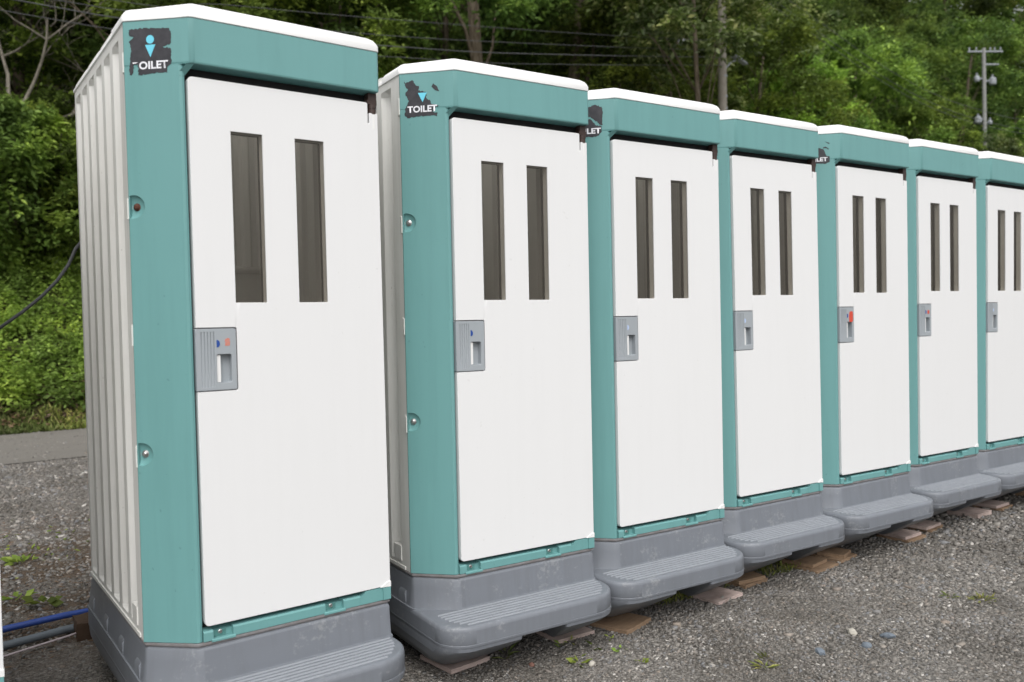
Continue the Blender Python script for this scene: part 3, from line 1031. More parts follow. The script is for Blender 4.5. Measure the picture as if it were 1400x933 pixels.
# first cabin
h = part(units[0], "header")
s = sticker_poly([[0.0194, 2.3747], [0.0538, 2.3773], [0.1065, 2.3754], [0.1554, 2.3721], [0.1602, 2.362], [0.1571, 2.3231], [0.1306, 2.315], [0.1583, 2.3083], [0.1585, 2.2642], [0.1459, 2.2519], [0.1452, 2.2339], [0.0944, 2.2354], [0.0475, 2.2302], [0.0470, 2.2650], [0.0330, 2.2650], [0.0295, 2.2393], [0.0225, 2.2316], [0.0168, 2.2352], [0.0204, 2.2859], [0.0249, 2.312], [0.0188, 2.3386], [0.0352, 2.352], [0.0195, 2.3583]][::-1],
                 OFF, units[0], 'black_vinyl', "sticker", 0.0023, 4)
sticker_poly([(0.0904 + 0.0130 * cos(a), 2.3405 + 0.0135 * sin(a)) for a in [-2 * pi * j / 24 for j in range(24)]][::-1], OFF + 0.0006, s, 'cyan_vinyl', "pictogram_head")
sticker_poly([(0.073, 2.3240), (0.0899, 2.2849), (0.1074, 2.3240)], OFF + 0.0006, s, 'cyan_vinyl', "pictogram_body")
text_on("OILET", 0.0508, 0.1484, 2.2475, 2.2728, OFF + 0.0007, s, 'white_vinyl', "lettering")
sticker_poly([(0.0298, 2.2675), (0.0400, 2.2680), (0.0481, 2.2711), (0.0298, 2.2722)], OFF + 0.0007, s, 'white_vinyl', "lettering")
# second
s = sticker_poly([[0.0171, 2.3769], [0.0232, 2.3642], [0.0514, 2.3744], [0.0658, 2.3529], [0.0786, 2.35], [0.076, 2.3318], [0.1078, 2.3234], [0.1073, 2.3011], [0.124, 2.2897], [0.128, 2.2773], [0.1596, 2.269], [0.1339, 2.2586], [0.1315, 2.2465], [0.1526, 2.2411], [0.1502, 2.229], [0.1269, 2.2326], [0.1056, 2.2319], [0.0758, 2.2319], [0.0285, 2.2268], [0.018, 2.2377], [0.0209, 2.2662], [0.0366, 2.2938], [0.0223, 2.3234], [0.0334, 2.3389], [0.0209, 2.3562]][::-1],
                 OFF, units[1], 'black_vinyl', "sticker", 0.0024, 8)
sticker_poly([[0.1362, 2.3559], [0.1508, 2.3447], [0.1608, 2.3237], [0.144, 2.329], [0.1295, 2.3442]][::-1], OFF, s, 'black_vinyl', "sticker_scrap", 0.001, 9)
sticker_poly([(0.0737, 2.323), (0.092, 2.2858), (0.1099, 2.3223)], OFF + 0.0006, s, 'cyan_vinyl', "pictogram_body")
text_on("TOILET", 0.0298, 0.1506, 2.2467, 2.2730, OFF + 0.0007, s, 'white_vinyl', "lettering")
# third
s = sticker_poly([(0.03, 2.372), [0.1025, 2.3684], [0.1285, 2.3783], [0.1611, 2.3666], [0.1652, 2.3407], [0.1618, 2.2851], [0.1548, 2.2855], [0.1087, 2.326], (0.06, 2.32), (0.03, 2.33)][::-1], OFF, units[2], 'black_vinyl', "sticker", 0.0023, 12)
sticker_poly([(0.03, 2.30), [0.0848, 2.3089], [0.1085, 2.3166], [0.1314, 2.2871], [0.1594, 2.2806], [0.1589, 2.2573], [0.1446, 2.2395], [0.1304, 2.2348], [0.0928, 2.2358], (0.03, 2.233)][::-1], OFF, s, 'black_vinyl', "sticker_scrap", 0.0022, 13)
text_on("TOILET", 0.0230, 0.1547, 2.2490, 2.2745, OFF + 0.0007, s, 'white_vinyl', "lettering")
# fifth
s = sticker_poly([(0.03, 2.325), [0.1115, 2.3231], [0.131, 2.3132], [0.1418, 2.2803], [0.1613, 2.2733], [0.1609, 2.244], [0.1384, 2.2336], [0.0936, 2.237], (0.03, 2.236)][::-1], OFF, units[4], 'black_vinyl', "sticker", 0.0014, 15)
sticker_poly([[0.1372, 2.3597], [0.1483, 2.3549], [0.1622, 2.3494], [0.1600, 2.344], (0.148, 2.350)][::-1], OFF, s, 'black_vinyl', "sticker_scrap", 0.001, 16)
sticker_poly([[0.1255, 2.3194], (0.128, 2.327), [0.1396, 2.3302], [0.1563, 2.3205], [0.1533, 2.3089], (0.150, 2.318), [0.1394, 2.3210]][::-1], OFF, s, 'black_vinyl', "sticker_scrap", 0.001, 17)
text_on("TOILET", 0.0270, 0.1488, 2.2480, 2.2710, OFF + 0.0007, s, 'white_vinyl', "lettering")

# ------------------------------------------------------------------ plywood packing under the feet
def board(x, y, z0, w, d, ang, mat, label, th=0.018, cat="board"):
    bm = bmesh.new()
    rr = random.Random(int(x * 1000))
    j = lambda: rr.uniform(-0.004, 0.004)
    pts = [(-w / 2 + j(), -d / 2 + j()), (w / 2 + j(), -d / 2 + j()), (w / 2 + j(), d / 2 + j()), (-w / 2 + j(), d / 2 + j())]
    fine = []
    for i in range(4):
        a, b = Vector(pts[i]), Vector(pts[(i + 1) % 4])
        for t in range(6):
            p = a.lerp(b, t / 6)
            if t: p += Vector((rr.uniform(-.0015, .0015), rr.uniform(-.0015, .0015)))
            fine.append((p.x, p.y))
    loft(bm, [[(p[0], p[1], 0) for p in inset_poly(fine, 0.001)], [(p[0], p[1], th * 0.3) for p in fine], [(p[0], p[1], th * 0.5) for p in inset_poly(fine, 0.0015)],
              [(p[0], p[1], th * 0.85) for p in fine], [(p[0], p[1], th) for p in inset_poly(fine, 0.0015)]])
    o = from_bm("wooden_board", bm, mat, None, 30)
    o.location = (x, y, z0)
    o.rotation_euler = (rr.uniform(-.015, .015), rr.uniform(-.015, .015), ang)
    tag(o, label, cat, "plywood boards packed under the toilets")
    return o


board(1.195, 0.255, 0.031, 0.200, 0.21, radians(9), 'wood_pink', "pinkish plywood square under the left foot of the second toilet from the left")
board(1.735, 0.225, 0.031, 0.205, 0.18, radians(1.5), 'wood_pink', "pinkish plywood square under the right foot of the second toilet from the left")
board(2.010, 0.155, 0.030, 0.205, 0.20, radians(17), 'wood_brown', "brown grained plywood square under the left foot of the third toilet, between two grey steps", th=0.022)
board(2.620, 0.165, 0.0355, 0.200, 0.20, radians(8), 'wood_pink', "pale cracked plywood square beside grass under the right foot of the third toilet")
board(2.905, 0.235, 0.0385, 0.190, 0.19, radians(5), 'wood_brown', "lower brown board of the pair under the left foot of the fourth toilet")
board(2.900, 0.245, 0.0580, 0.185, 0.18, radians(-4), 'wood_brown', "upper brown board of the pair under the left foot of the fourth toilet")
board(3.400, 0.190, 0.041, 0.220, 0.22, radians(6), 'wood_brown', "lower wide board of the pair under the right foot of the fourth toilet")
board(3.385, 0.215, 0.060, 0.170, 0.18, radians(12), 'wood_brown', "upper small board of the pair under the right foot of the fourth toilet")
board(3.640, 0.210, 0.0435, 0.180, 0.18, radians(8), 'wood_brown', "lower dark board of the pair under the left foot of the fifth toilet")
board(3.650, 0.215, 0.062, 0.140, 0.15, radians(20), 'wood_brown', "upper notched board of the pair under the left foot of the fifth toilet")
board(4.310, 0.215, 0.048, 0.210, 0.20, radians(4), 'wood_brown', "lower pale board of the pair under the right foot of the fifth toilet")
board(4.300, 0.225, 0.067, 0.175, 0.19, radians(0), 'wood_pink', "upper pale board of the pair under the right foot of the fifth toilet")
board(4.620, 0.270, 0.050, 0.200, 0.20, radians(12), 'wood_brown', "lower board of the pair under the left foot of the sixth toilet")
board(4.600, 0.275, 0.069, 0.200, 0.19, radians(6), 'wood_pink', "upper board of the pair under the left foot of the sixth toilet")
board(5.180, 0.265, 0.055, 0.200, 0.20, radians(3), 'wood_pink', "single pale board under the right foot of the sixth toilet", th=0.03)
board(5.500, 0.275, 0.058, 0.200, 0.20, radians(8), 'wood_brown', "lower board of the pair under the left foot of the rightmost toilet in full view")
board(5.480, 0.285, 0.077, 0.180, 0.18, radians(2), 'wood_pink', "upper board of the pair under the left foot of the rightmost toilet in full view")
board(6.080, 0.290, 0.060, 0.200, 0.20, radians(3), 'wood_brown', "dark board under the right foot of the rightmost toilet", th=0.03)
board(6.320, 0.300, 0.063, 0.220, 0.22, radians(6), 'wood_brown', "brown board at the far end of the row by the right edge of the photo", th=0.03)

# timber block, pipes and cord behind the first cabin
bm = bmesh.new()
box(bm, -0.042, 0.042, -0.08, 0.08, 0, 0.080)
bmesh.ops.subdivide_edges(bm, edges=bm.edges, cuts=4, use_grid_fill=True)
for v_ in bm.verts:
    v_.co += Vector((noise.noise(v_.co * 30), noise.noise(v_.co * 30 + Vector((5, 0, 0))), noise.noise(v_.co * 30 + Vector((9, 0, 0))))) * 0.008
o = from_bm("timber_block", bm, 'wood_dark', None, 40)
o.location = (-0.035, 1.56, 0.015)
tag(o, "dark rotten timber block wedged behind the first toilet's grey base, by the blue pipe", "timber block")


def pipe(name, pts, r, mat, label, cat, n=10):
    bm = bmesh.new()
    tube(bm, pts, r, n)
    return tag(from_bm(name, bm, mat, None, 50), label, cat)


pipe("water_pipe", [(-1.6, 1.70, 0.035), (-0.9, 1.73, 0.045), (-0.343, 1.767, 0.05), (-0.1, 1.778, 0.058), (0.12, 1.80, 0.05), (0.6, 1.84, 0.04)], 0.0155, 'bluepipe',
     "blue plastic pipe lying on the ground left of the nearest toilet", "pipe")
pipe("drain_pipe", [(-1.6, 1.45, 0.03), (-0.8, 1.52, 0.036), (-0.351, 1.560, 0.040), (-0.085, 1.610, 0.044), (0.3, 1.68, 0.04)], 0.0175, 'greypipe',
     "thicker grey plastic pipe on the ground just below the blue one", "pipe")
pipe("cord", [(-1.6, 1.36, 0.024), (-0.8, 1.41, 0.03), (-0.355, 1.435, 0.035), (-0.105, 1.49, 0.05), (0.0, 1.55, 0.05)], 0.0042, 'pinkcord',
     "thin pale cord stretched low above the ground in front of the grey pipe", "cord")
pipe("cable", [(-0.75, 1.32, 1.20), (-0.462, 1.32, 1.372), (-0.40, 1.32, 1.405), (-0.33, 1.32, 1.452), (-0.25, 1.32, 1.515), (-0.18, 1.32, 1.578), (-0.12, 1.32, 1.645), (-0.075, 1.32, 1.715), (-0.045, 1.32, 1.785), (0.02, 1.28, 1.87), (0.05, 1.12, 1.89)], 0.0072, 'wire',
     "dark grey cable rising to the back of the nearest toilet", "cable")


# ------------------------------------------------------------------ stones
def lump(name, loc, s, mat, seed, label, cat="stone"):
    bm = bmesh.new()
    bmesh.ops.create_icosphere(bm, subdivisions=2, radius=1)
    for v_ in bm.verts:
        f = 1 + 0.28 * noise.noise(v_.co * 1.3 + Vector((seed, 0, 0)))
        v_.co = Vector((v_.co.x * s[0], v_.co.y * s[1], v_.co.z * s[2])) * f
    o = from_bm(name, bm, mat, None, 30)
    o.location = loc
    o.rotation_euler = (0.2 * sin(seed), 0.2, seed)
    return tag(o, label, cat, "larger stones lying in the gravel")


lump("stone", (2.719, -0.544, 0.048), (0.026, 0.020, 0.016), 'stone_white', 1.0, "whitish rounded stone lying alone in the gravel at the lower right")
lump("stone", (2.806, -0.655, 0.046), (0.032, 0.020, 0.015), 'stone_blue', 2.0, "blue grey stone just right of the whitish rounded one")
lump("stone", (2.640, -0.665, 0.046), (0.018, 0.022, 0.014), 'stone_blue', 3.1, "small blue grey stone below the whitish rounded one")
lump("stone", (2.439, -0.590, 0.044), (0.022, 0.020, 0.013), 'stone_blue', 4.4, "blue grey flat stone at the bottom, left of the whitish rounded one")
lump("stone", (2.62, 0.535, 0.048), (0.030, 0.022, 0.018), 'stone_white', 5.2, "pale stone beside the grass under the third toilet's step")
lump("stone", (1.53, 0.40, 0.036), (0.012, 0.012, 0.010), 'stone_white', 6.7, "small white stone in the shade under the second toilet's step")
lump("stone", (1.42, 0.02, 0.034), (0.014, 0.012, 0.010), 'stone_red', 7.7, "reddish pebble in front of the second toilet's step")
lump("stone", (4.3, -0.62, 0.056), (0.030, 0.022, 0.012), 'stone_white', 8.8, "flat pale chip in the gravel out from the fifth toilet")
lump("stone", (1.62, -0.12, 0.036), (0.016, 0.013, 0.011), 'stone_white', 9.3, "pale pebble in the gravel below the right foot of the second toilet")

ICO = []
t_ = (1 + 5 ** 0.5) / 2
OCT_V = np.array([(1, 0, 0), (-1, 0, 0), (0, 1, 0), (0, -1, 0), (0, 0, 1), (0, 0, -1)], float)
OCT_F = np.array([(0, 2, 4), (2, 1, 4), (1, 3, 4), (3, 0, 4), (2, 0, 5), (1, 2, 5), (3, 1, 5), (0, 3, 5)])
# cuboctahedral stone: 8 verts jittered cube = 12 tris
CUB_V = np.array([(x, y, z) for z in (-1, 1) for y in (-1, 1) for x in (-1, 1)], float) * 0.72
CUB_F = np.array([(0, 2, 3), (0, 3, 1), (4, 5, 7), (4, 7, 6), (0, 1, 5), (0, 5, 4), (2, 6, 7), (2, 7, 3), (0, 4, 6), (0, 6, 2), (1, 3, 7), (1, 7, 5)])


def gz_arr(x, y):
    w = np.clip(2.5 - y, 0, 1) * np.clip((y + 6) / 2, 0, 1)
    return (0.018 + 0.0075 * np.clip(x, 0, 7)) * w


def pebble_field(name, n, xr, yr, smin, smax, label=None):
    x = rng.uniform(*xr, n); y = rng.uniform(*yr, n)
    d = np.hypot(x + 0.456, y + 2.758)
    s = smin + (smax - smin) * rng.power(0.32, n)
    s = s * np.clip(d / 3.2, 0.9, 2.0)
    z = gz_arr(x, y) + s * 0.10
    base = CUB_V
    V = base[None] + rng.normal(0, 0.20, (n, 8, 3))
    V *= (s[:, None] * np.stack([rng.uniform(0.75, 1.25, n), rng.uniform(0.7, 1.1, n), rng.uniform(0.4, 0.75, n)], 1))[:, None, :]
    a = rng.uniform(0, 2 * pi, n); ca, sa = np.cos(a), np.sin(a)
    tx = rng.normal(0, 0.35, n)
    vx = V[..., 0] * ca[:, None] - V[..., 1] * sa[:, None]
    vy = V[..., 0] * sa[:, None] + V[..., 1] * ca[:, None]
    vz = V[..., 2] + vx * np.tan(np.clip(tx, -.6, .6))[:, None]
    P = np.stack([vx + x[:, None], vy + y[:, None], vz + z[:, None]], -1).reshape(-1, 3)
    F = (CUB_F[None] + (np.arange(n) * 8)[:, None, None]).reshape(-1, 3)
    o = raw(name, P, F, 'pebbles')
    return tag(o, label, "gravel", kind="stuff")


pebble_field("gravel", 105000, (0.5, 4.2), (-1.5, 0.55), 0.0022, 0.0078, "loose grey and white gravel in front of the row of toilets")
pebble_field("gravel", 1300, (0.5, 7.0), (-1.5, 0.6), 0.007, 0.017, "scattered coarser pebbles among the finer gravel")
pebble_field("gravel", 45000, (4.2, 9.0), (-1.6, 1.2), 0.0028, 0.009, "finer looking gravel receding along the row to the right")
pebble_field("gravel", 22000, (-1.2, 1.2), (0.9, 7.7), 0.003, 0.011, "gravel on the yard left of the nearest toilet, up to the lane")


n_ = 9000
_o = pebble_field("gravel", n_, (-1.4, 1.8), (7.7, 10.85), 0.003, 0.010, "loose grit strewn over the lane beyond the yard")

# ------------------------------------------------------------------ leaves
def leaves(centers, dirs, L, Wd, droop=0.25):
    """kite shaped folded leaves; centers n,3 ; dirs n,3 (leaf direction). returns verts, faces(tri)"""
    n = len(centers)
    d = dirs / np.linalg.norm(dirs, axis=1, keepdims=True)
    up = np.tile(np.array([0, 0, 1.0]), (n, 1)) + rng.normal(0, 0.45, (n, 3))
    s = np.cross(d, up); s /= np.linalg.norm(s, axis=1, keepdims=True) + 1e-9
    nn = np.cross(s, d)
    L = np.asarray(L)[:, None]; Wd = np.asarray(Wd)[:, None]
    p0 = centers
    p1 = centers + d * L * 0.45 + s * Wd * 0.5 - nn * Wd * 0.12
    p2 = centers + d * L - nn * L * droop
    p3 = centers + d * L * 0.45 - s * Wd * 0.5 - nn * Wd * 0.12
    V = np.stack([p0, p1, p2, p3], 1).reshape(-1, 3)
    b = (np.arange(n) * 4)[:, None]
    F = np.concatenate([b + np.array([[0, 1, 2]]), b + np.array([[0, 2, 3]])], 1).reshape(-1, 3)
    return V, F


def rand_dirs(n, flat=0.35):
    a = rng.uniform(0, 2 * pi, n)
    z = rng.normal(0, flat, n)
    return np.stack([np.cos(a), np.sin(a), z], 1)


def tree_meshes(seed, R, H, z0, clumps, per, leaf, mat, layered=0.3, trunk_r=0.14, shape='round', barkm='bark'):
    """trunk mesh + crown mesh; crown spans z0..H"""
    global rng
    keep = rng
    rng = np.random.default_rng(seed)
    rr = random.Random(seed)
    bm = bmesh.new()
    lean = Vector((rr.uniform(-.35, .35), rr.uniform(-.3, .3), 0))
    top = H * 0.86
    path = []
    for i in range(9):
        t = i / 8
        path.append(Vector((lean.x * t * t * 1.5 + 0.10 * sin(3 * t + seed), lean.y * t * t * 1.5 + 0.08 * cos(4 * t + seed), top * t)))
    tube(bm, path, [trunk_r * (1 - 0.80 * i / 8) for i in range(9)], 8)
    cs = []
    for i in range(clumps):
        u = rr.random()
        z = z0 + (H - z0) * (u ** 0.9)
        f = (z - z0) / (H - z0)
        if shape == 'round':
            rad = R * math.sqrt(max(0.05, 1 - (2 * f - 0.9) ** 2 / 1.25))
        elif shape == 'cone':
            rad = R * (1.05 - f) ** 0.8
        else:
            rad = R * (0.55 + 0.6 * f if f < 0.6 else 1.4 * (1.1 - f) + 0.2)
        a = rr.uniform(0, 2 * pi)
        q = rad * (0.35 + 0.65 * math.sqrt(rr.random()))
        tp = path[min(8, int(8 * min(z, top) / top))]
        c = Vector((tp.x + q * cos(a), tp.y + q * sin(a), z))
        cs.append((c, tp))
    for i, (c, tp) in enumerate(cs):
        if i % 3 == 0:
            st = min(range(9), key=lambda j: abs(path[j].z - (c.z - 0.25 * (c - path[j]).xy.length - 0.5)))
            s0 = path[max(1, st - 1)]
            mid = s0.lerp(c, 0.5) + Vector((0, 0, 0.12 * (c - s0).length * rr.uniform(-.3, 1)))
            r0 = trunk_r * (1 - 0.1 * st) * 0.30
            tube(bm, [s0, mid, c], [max(r0, .015), max(r0 * .6, .01), 0.006], 5)
    tme = bpy.data.meshes.new("trunk")
    bmesh.ops.recalc_face_normals(bm, faces=bm.faces)
    bm.to_mesh(tme); bm.free()
    tme.polygons.foreach_set('use_smooth', [True] * len(tme.polygons))
    tme.materials.append(M[barkm])
    Cc, Dd = [], []
    for c, tp in cs:
        n = int(per * 1.25 * rr.uniform(0.6, 1.4))
        cr = R * rr.uniform(0.16, 0.30)
        # twigs radiating, leaves along them, gathered in shallow tiers
        nt_ = max(5, n // 14)
        out = np.array([c.x - tp.x, c.y - tp.y, 0.0]); out /= np.linalg.norm(out) + 1e-6
        for k_ in range(nt_):
            a = rng.uniform(0, 2 * pi)
            dr = np.array([cos(a), sin(a), rng.normal(0.0, layered)]) + out * 0.5
            dr /= np.linalg.norm(dr)
            ln = cr * rng.uniform(0.6, 1.25)
            m = n // nt_ + 1
            t = rng.uniform(0.15, 1.0, m)
            base = np.array([c.x, c.y, c.z + rng.normal(0, cr * 0.16)])
            pts = base + dr * (ln * t)[:, None]
            pts[:, 2] -= 0.35 * ln * t * t
            pts += rng.normal(0, leaf * 0.55, (m, 3))
            dd = dr * 0.7 + rng.normal(0, 0.6, (m, 3)) * np.array([1, 1, 0.55])
            Cc.append(pts); Dd.append(dd)
    Cc = np.concatenate(Cc); Dd = np.concatenate(Dd)
    n = len(Cc)
    V, F = leaves(Cc, Dd, leaf * rng.uniform(0.7, 1.35, n), leaf * 0.52 * rng.uniform(0.7, 1.25, n))
    o = raw("crown", V, F, mat)
    cme = o.data
    bpy.data.objects.remove(o)
    rng = keep
    return tme, cme


KINDS = {
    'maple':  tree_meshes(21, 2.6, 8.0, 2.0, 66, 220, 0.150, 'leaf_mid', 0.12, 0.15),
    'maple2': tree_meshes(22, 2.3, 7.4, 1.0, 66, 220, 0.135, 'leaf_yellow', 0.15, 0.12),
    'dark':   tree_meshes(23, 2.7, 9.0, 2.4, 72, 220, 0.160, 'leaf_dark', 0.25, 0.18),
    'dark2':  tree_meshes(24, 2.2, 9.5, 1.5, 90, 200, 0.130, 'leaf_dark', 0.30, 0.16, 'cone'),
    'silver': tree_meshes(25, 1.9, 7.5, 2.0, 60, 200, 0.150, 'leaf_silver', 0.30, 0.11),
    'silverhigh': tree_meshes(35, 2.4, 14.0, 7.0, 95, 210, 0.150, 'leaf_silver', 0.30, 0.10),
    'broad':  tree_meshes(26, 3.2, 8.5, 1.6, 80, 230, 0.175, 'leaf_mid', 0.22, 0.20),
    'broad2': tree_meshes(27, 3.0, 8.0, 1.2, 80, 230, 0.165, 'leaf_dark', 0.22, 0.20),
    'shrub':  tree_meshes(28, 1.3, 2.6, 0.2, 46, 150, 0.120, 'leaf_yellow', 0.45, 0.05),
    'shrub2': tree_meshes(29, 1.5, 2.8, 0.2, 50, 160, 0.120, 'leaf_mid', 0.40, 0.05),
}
KW = {'silverhigh': "tall slender silvery tree", 'maple': "mid green layered maple-like tree", 'maple2': "bright yellow-green layered tree", 'dark': "dark broadleaf tree", 'dark2': "dark narrow-topped tree",
      'silver': "loose tree with pale silvery leaf tips", 'broad': "spreading mid green tree", 'broad2': "dense dark spreading tree",
      'shrub': "bright yellow-green shrub", 'shrub2': "bushy green shrub"}


def tree(kind, x, y, sc=1.0, rz=0.0, label=None, sz=None, name=None, z=None, group=None):
    tme, cme = KINDS[kind]
    sh = kind.startswith('shrub')
    r = empty(name or ("shrub" if sh else "broadleaf_tree"), (x, y, (hill_z(x, y) if z is None else z) - 0.06))
    r.rotation_euler = (0, 0, rz)
    r.scale = (sc, sc, sz or sc)
    t = link(bpy.data.objects.new("trunk", tme), r)
    c = link(bpy.data.objects.new("crown", cme), r)
    tag(r, label, "shrub" if sh else "tree", group or ("shrubs at the foot of the wooded slope" if sh else "trees on the wooded hillside"))
    return r


G = rng
# (kind, x, y, scale, rot, where)
TR = [
    ('dark', 80.0, 36.0, 2.2, 1.7, "tall on the slope at the extreme upper right"),
    ('broad2', 71.0, 37.5, 2.2, 2.7, "tall on the slope just inside the upper right corner"),
    ('dark', 84.0, 43.0, 2.0, 0.7, "on the skyline far to the upper right"),
    ('broad2', 94.0, 43.0, 2.0, 1.7, "on the skyline farther to the upper right"),
    ('dark', 104.0, 44.0, 2.0, 2.7, "on the skyline farthest to the upper right"),
    ('broad2', 77.0, 34.0, 1.7, 3.7, "highest row far beyond the right edge"),
    ('dark', 74.0, 50.0, 2.2, 4.7, "behind the skyline trees at the upper right corner"),
    ('broad2', 88.0, 52.0, 2.4, 5.7, "behind the skyline trees beyond the upper right corner"),
    ('dark', 38.0, 42.0, 1.6, 0.3, "on the skyline above the fifth toilet"),
    ('broad2', 47.0, 42.0, 1.7, 1.3, "on the skyline left of the far pole"),
    ('dark', 56.0, 43.0, 1.7, 2.3, "on the skyline above the far pole"),
    ('broad2', 65.0, 43.0, 1.7, 3.3, "on the skyline at the upper right corner"),
    ('dark', 75.0, 44.0, 1.8, 4.3, "on the skyline beyond the upper right corner"),
    ('broad2', 69.0, 33.5, 1.6, 5.1, "highest row beyond the right edge"),
    ('dark', 28.0, 42.0, 1.6, 5.3, "on the skyline above the third toilet"),
    ('broad2', 66.0, 25.0, 1.3, 0.1, "third row far beyond the right edge"),
    ('broad', 53.5, 15.6, 1.0, 2.2, "low on the slope at the far right end of the row"),
    # left gap and above the first cabin
    ('maple2', -0.8, 18.0, 1.15, 0.3, "at the upper left, its leaf layers above the bare pale branches"),
    ('maple', 3.1, 16.2, 1.02, 1.2, "behind the roof of the nearest toilet, left part"),
    ('broad2', 5.0, 17.6, 1.05, 2.0, "behind the roof of the nearest toilet, right part"),
    ('maple', 6.9, 15.8, 0.90, 4.4, "between the nearest toilet's roof corner and the second toilet"),
    ('maple2', 8.3, 15.5, 0.62, 5.1, "low above the second toilet's roof corner"),
    ('silver', 17.2, 15.2, 1.12, 0.6, "beside the near utility pole"),
    ('silverhigh', 15.0, 12.0, 1.05, 0.6, "overhanging the near pole"),
    ('maple', 14.9, 15.4, 0.92, 2.2, "just left of the near utility pole"),
    ('maple', 20.3, 15.2, 1.02, 3.0, "just right of the near utility pole"),
    ('maple2', 23.4, 15.6, 0.95, 3.9, "right of centre above the fourth toilet, lowest bright layers"),
    ('broad', 27.5, 16.5, 0.98, 1.0, "above the fifth toilet, with pale tiered top"),
    ('maple', 31.5, 15.4, 0.86, 5.7, "left of the far utility pole"),
    ('silver', 36.5, 15.6, 0.80, 0.2, "low below the far utility pole"),
    ('broad', 40.5, 15.5, 0.85, 2.4, "at the right edge below the far pole's wires"),
    ('broad', 46.0, 16.0, 0.9, 1.1, "beyond the right edge on the lower slope"),
    # second row
    ('broad2', -3.0, 18.6, 1.0, 0.1, "beyond the left edge in the shade"),
    ('dark', 0.8, 19.0, 0.92, 0.7, "in the shade behind the bare pale branches"),
    ('broad2', 3.9, 20.2, 1.0, 2.7, "second row behind the nearest toilet"),
    ('broad', 8.4, 20.0, 1.0, 3.3, "second row above the gap after the nearest toilet"),
    ('dark', 11.7, 19.5, 1.05, 4.0, "in the shade between the two slanting trunks"),
    ('broad2', 15.2, 20.2, 1.0, 4.9, "in the dark hollow behind the second toilet's roof end"),
    ('dark', 18.6, 19.8, 1.0, 5.2, "second row behind the near utility pole"),
    ('broad', 22.2, 20.5, 1.1, 0.9, "second row above the third toilet"),
    ('dark2', 25.4, 19.8, 1.0, 1.3, "pointed crown above the fourth toilet"),
    ('silver', 29.2, 20.6, 1.25, 1.9, "high on the slope left of the far pole"),
    ('broad2', 33.0, 20.2, 1.05, 2.9, "in the shade left of the far utility pole"),
    ('maple', 36.6, 20.6, 1.10, 3.6, "mid slope immediately left of the far utility pole"),
    ('dark', 42.0, 20.5, 1.15, 4.4, "directly behind the far utility pole"),
    ('broad2', 47.0, 20.0, 1.1, 5.5, "right of the far utility pole"),
    # third row
    ('dark', 2.0, 24.5, 1.1, 0.2, "third row at the upper left"),
    ('broad2', 7.0, 25.0, 1.1, 0.9, "third row above the nearest toilet"),
    ('dark', 12.0, 25.2, 1.1, 1.7, "third row above the second toilet"),
    ('broad2', 17.0, 25.5, 1.15, 2.6, "third row left of the near pole"),
    ('dark', 21.5, 25.0, 1.15, 3.4, "third row right of the near pole"),
    ('broad', 26.0, 25.8, 1.15, 4.1, "third row above the fourth toilet"),
    ('dark2', 30.4, 25.2, 1.15, 4.9, "third row pointed crown left of the far pole"),
    ('broad2', 35.0, 25.8, 1.2, 5.6, "third row above the sixth toilet"),
    ('dark', 39.6, 26.0, 1.2, 0.4, "third row behind the far pole's crossarm"),
    ('broad2', 45.0, 26.0, 1.2, 1.1, "third row right of the far pole"),
    ('dark', 51.0, 26.5, 1.25, 2.0, "third row at the right edge"),
    ('maple', 52.5, 20.0, 1.1, 2.5, "mid slope at the right edge"),
    # fourth row
    ('broad2', 5.0, 32.0, 1.4, 0.6, "highest row at the upper left"),
    ('dark', 13.0, 32.0, 1.4, 1.4, "highest row above the second toilet"),
    ('broad2', 21.0, 32.0, 1.4, 2.2, "highest row above the third toilet"),
    ('dark', 28.5, 32.5, 1.4, 3.0, "highest row above the fourth toilet"),
    ('broad', 36.0, 32.5, 1.4, 3.8, "highest row above the fifth toilet"),
    ('dark', 44.0, 33.0, 1.4, 4.6, "highest row behind the far pole"),
    ('broad2', 52.0, 33.0, 1.5, 5.4, "highest row near the right edge"),
    ('dark', 61.0, 33.5, 1.5, 0.5, "highest row at the far right"),
    ('dark', 58.0, 26.5, 1.35, 0.9, "third row beyond the right edge"),
]
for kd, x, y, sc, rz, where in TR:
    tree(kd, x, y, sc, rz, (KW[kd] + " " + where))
SH = [
    (19.0, 13.2, 1.65, 'shrub', "with its tip above the fourth toilet's roof corner"),
    (22.6, 13.3, 1.5, 'shrub', "poking above the fourth toilet's roof end"),
    (24.4, 13.4, 1.6, 'shrub', "poking above the fifth toilet's roof"),
    (27.2, 13.4, 1.5, 'shrub2', "above the fifth toilet's roof end"),
    (29.6, 13.5, 1.6, 'shrub', "above the sixth toilet's roof corner"),
    (32.6, 13.6, 1.6, 'shrub2', "above the sixth toilet's roof"),
    (36.0, 13.6, 1.7, 'shrub2', "above the rightmost toilet's roof corner"),
    (40.0, 13.8, 1.8, 'shrub', "at the right edge above the rightmost roof"),
    (2.4, 14.6, 1.0, 'shrub2', "under the maple just behind the nearest toilet's ribbed side"),
    (-0.2, 16.4, 0.95, 'shrub2', "in the shade below the bare pale branches"),
    (1.2, 16.3, 1.0, 'shrub2', "in the shade right of the bare pale branches"),
    (-1.6, 15.6, 1.0, 'shrub2', "in the shade at the left edge"),
    (-0.7, 15.1, 1.0, 'shrub2', "on the bank below the bare pale branches, leftmost"),
    (0.55, 15.3, 1.05, 'shrub2', "on the bank directly below the bare pale branches"),
    (1.80, 15.2, 1.0, 'shrub2', "on the bank close to the nearest toilet's ribbed side"),
]
for i, (x, y, sc, kd, where) in enumerate(SH):
    tree(kd, x, y, sc, i * 1.3, KW[kd] + " " + where)


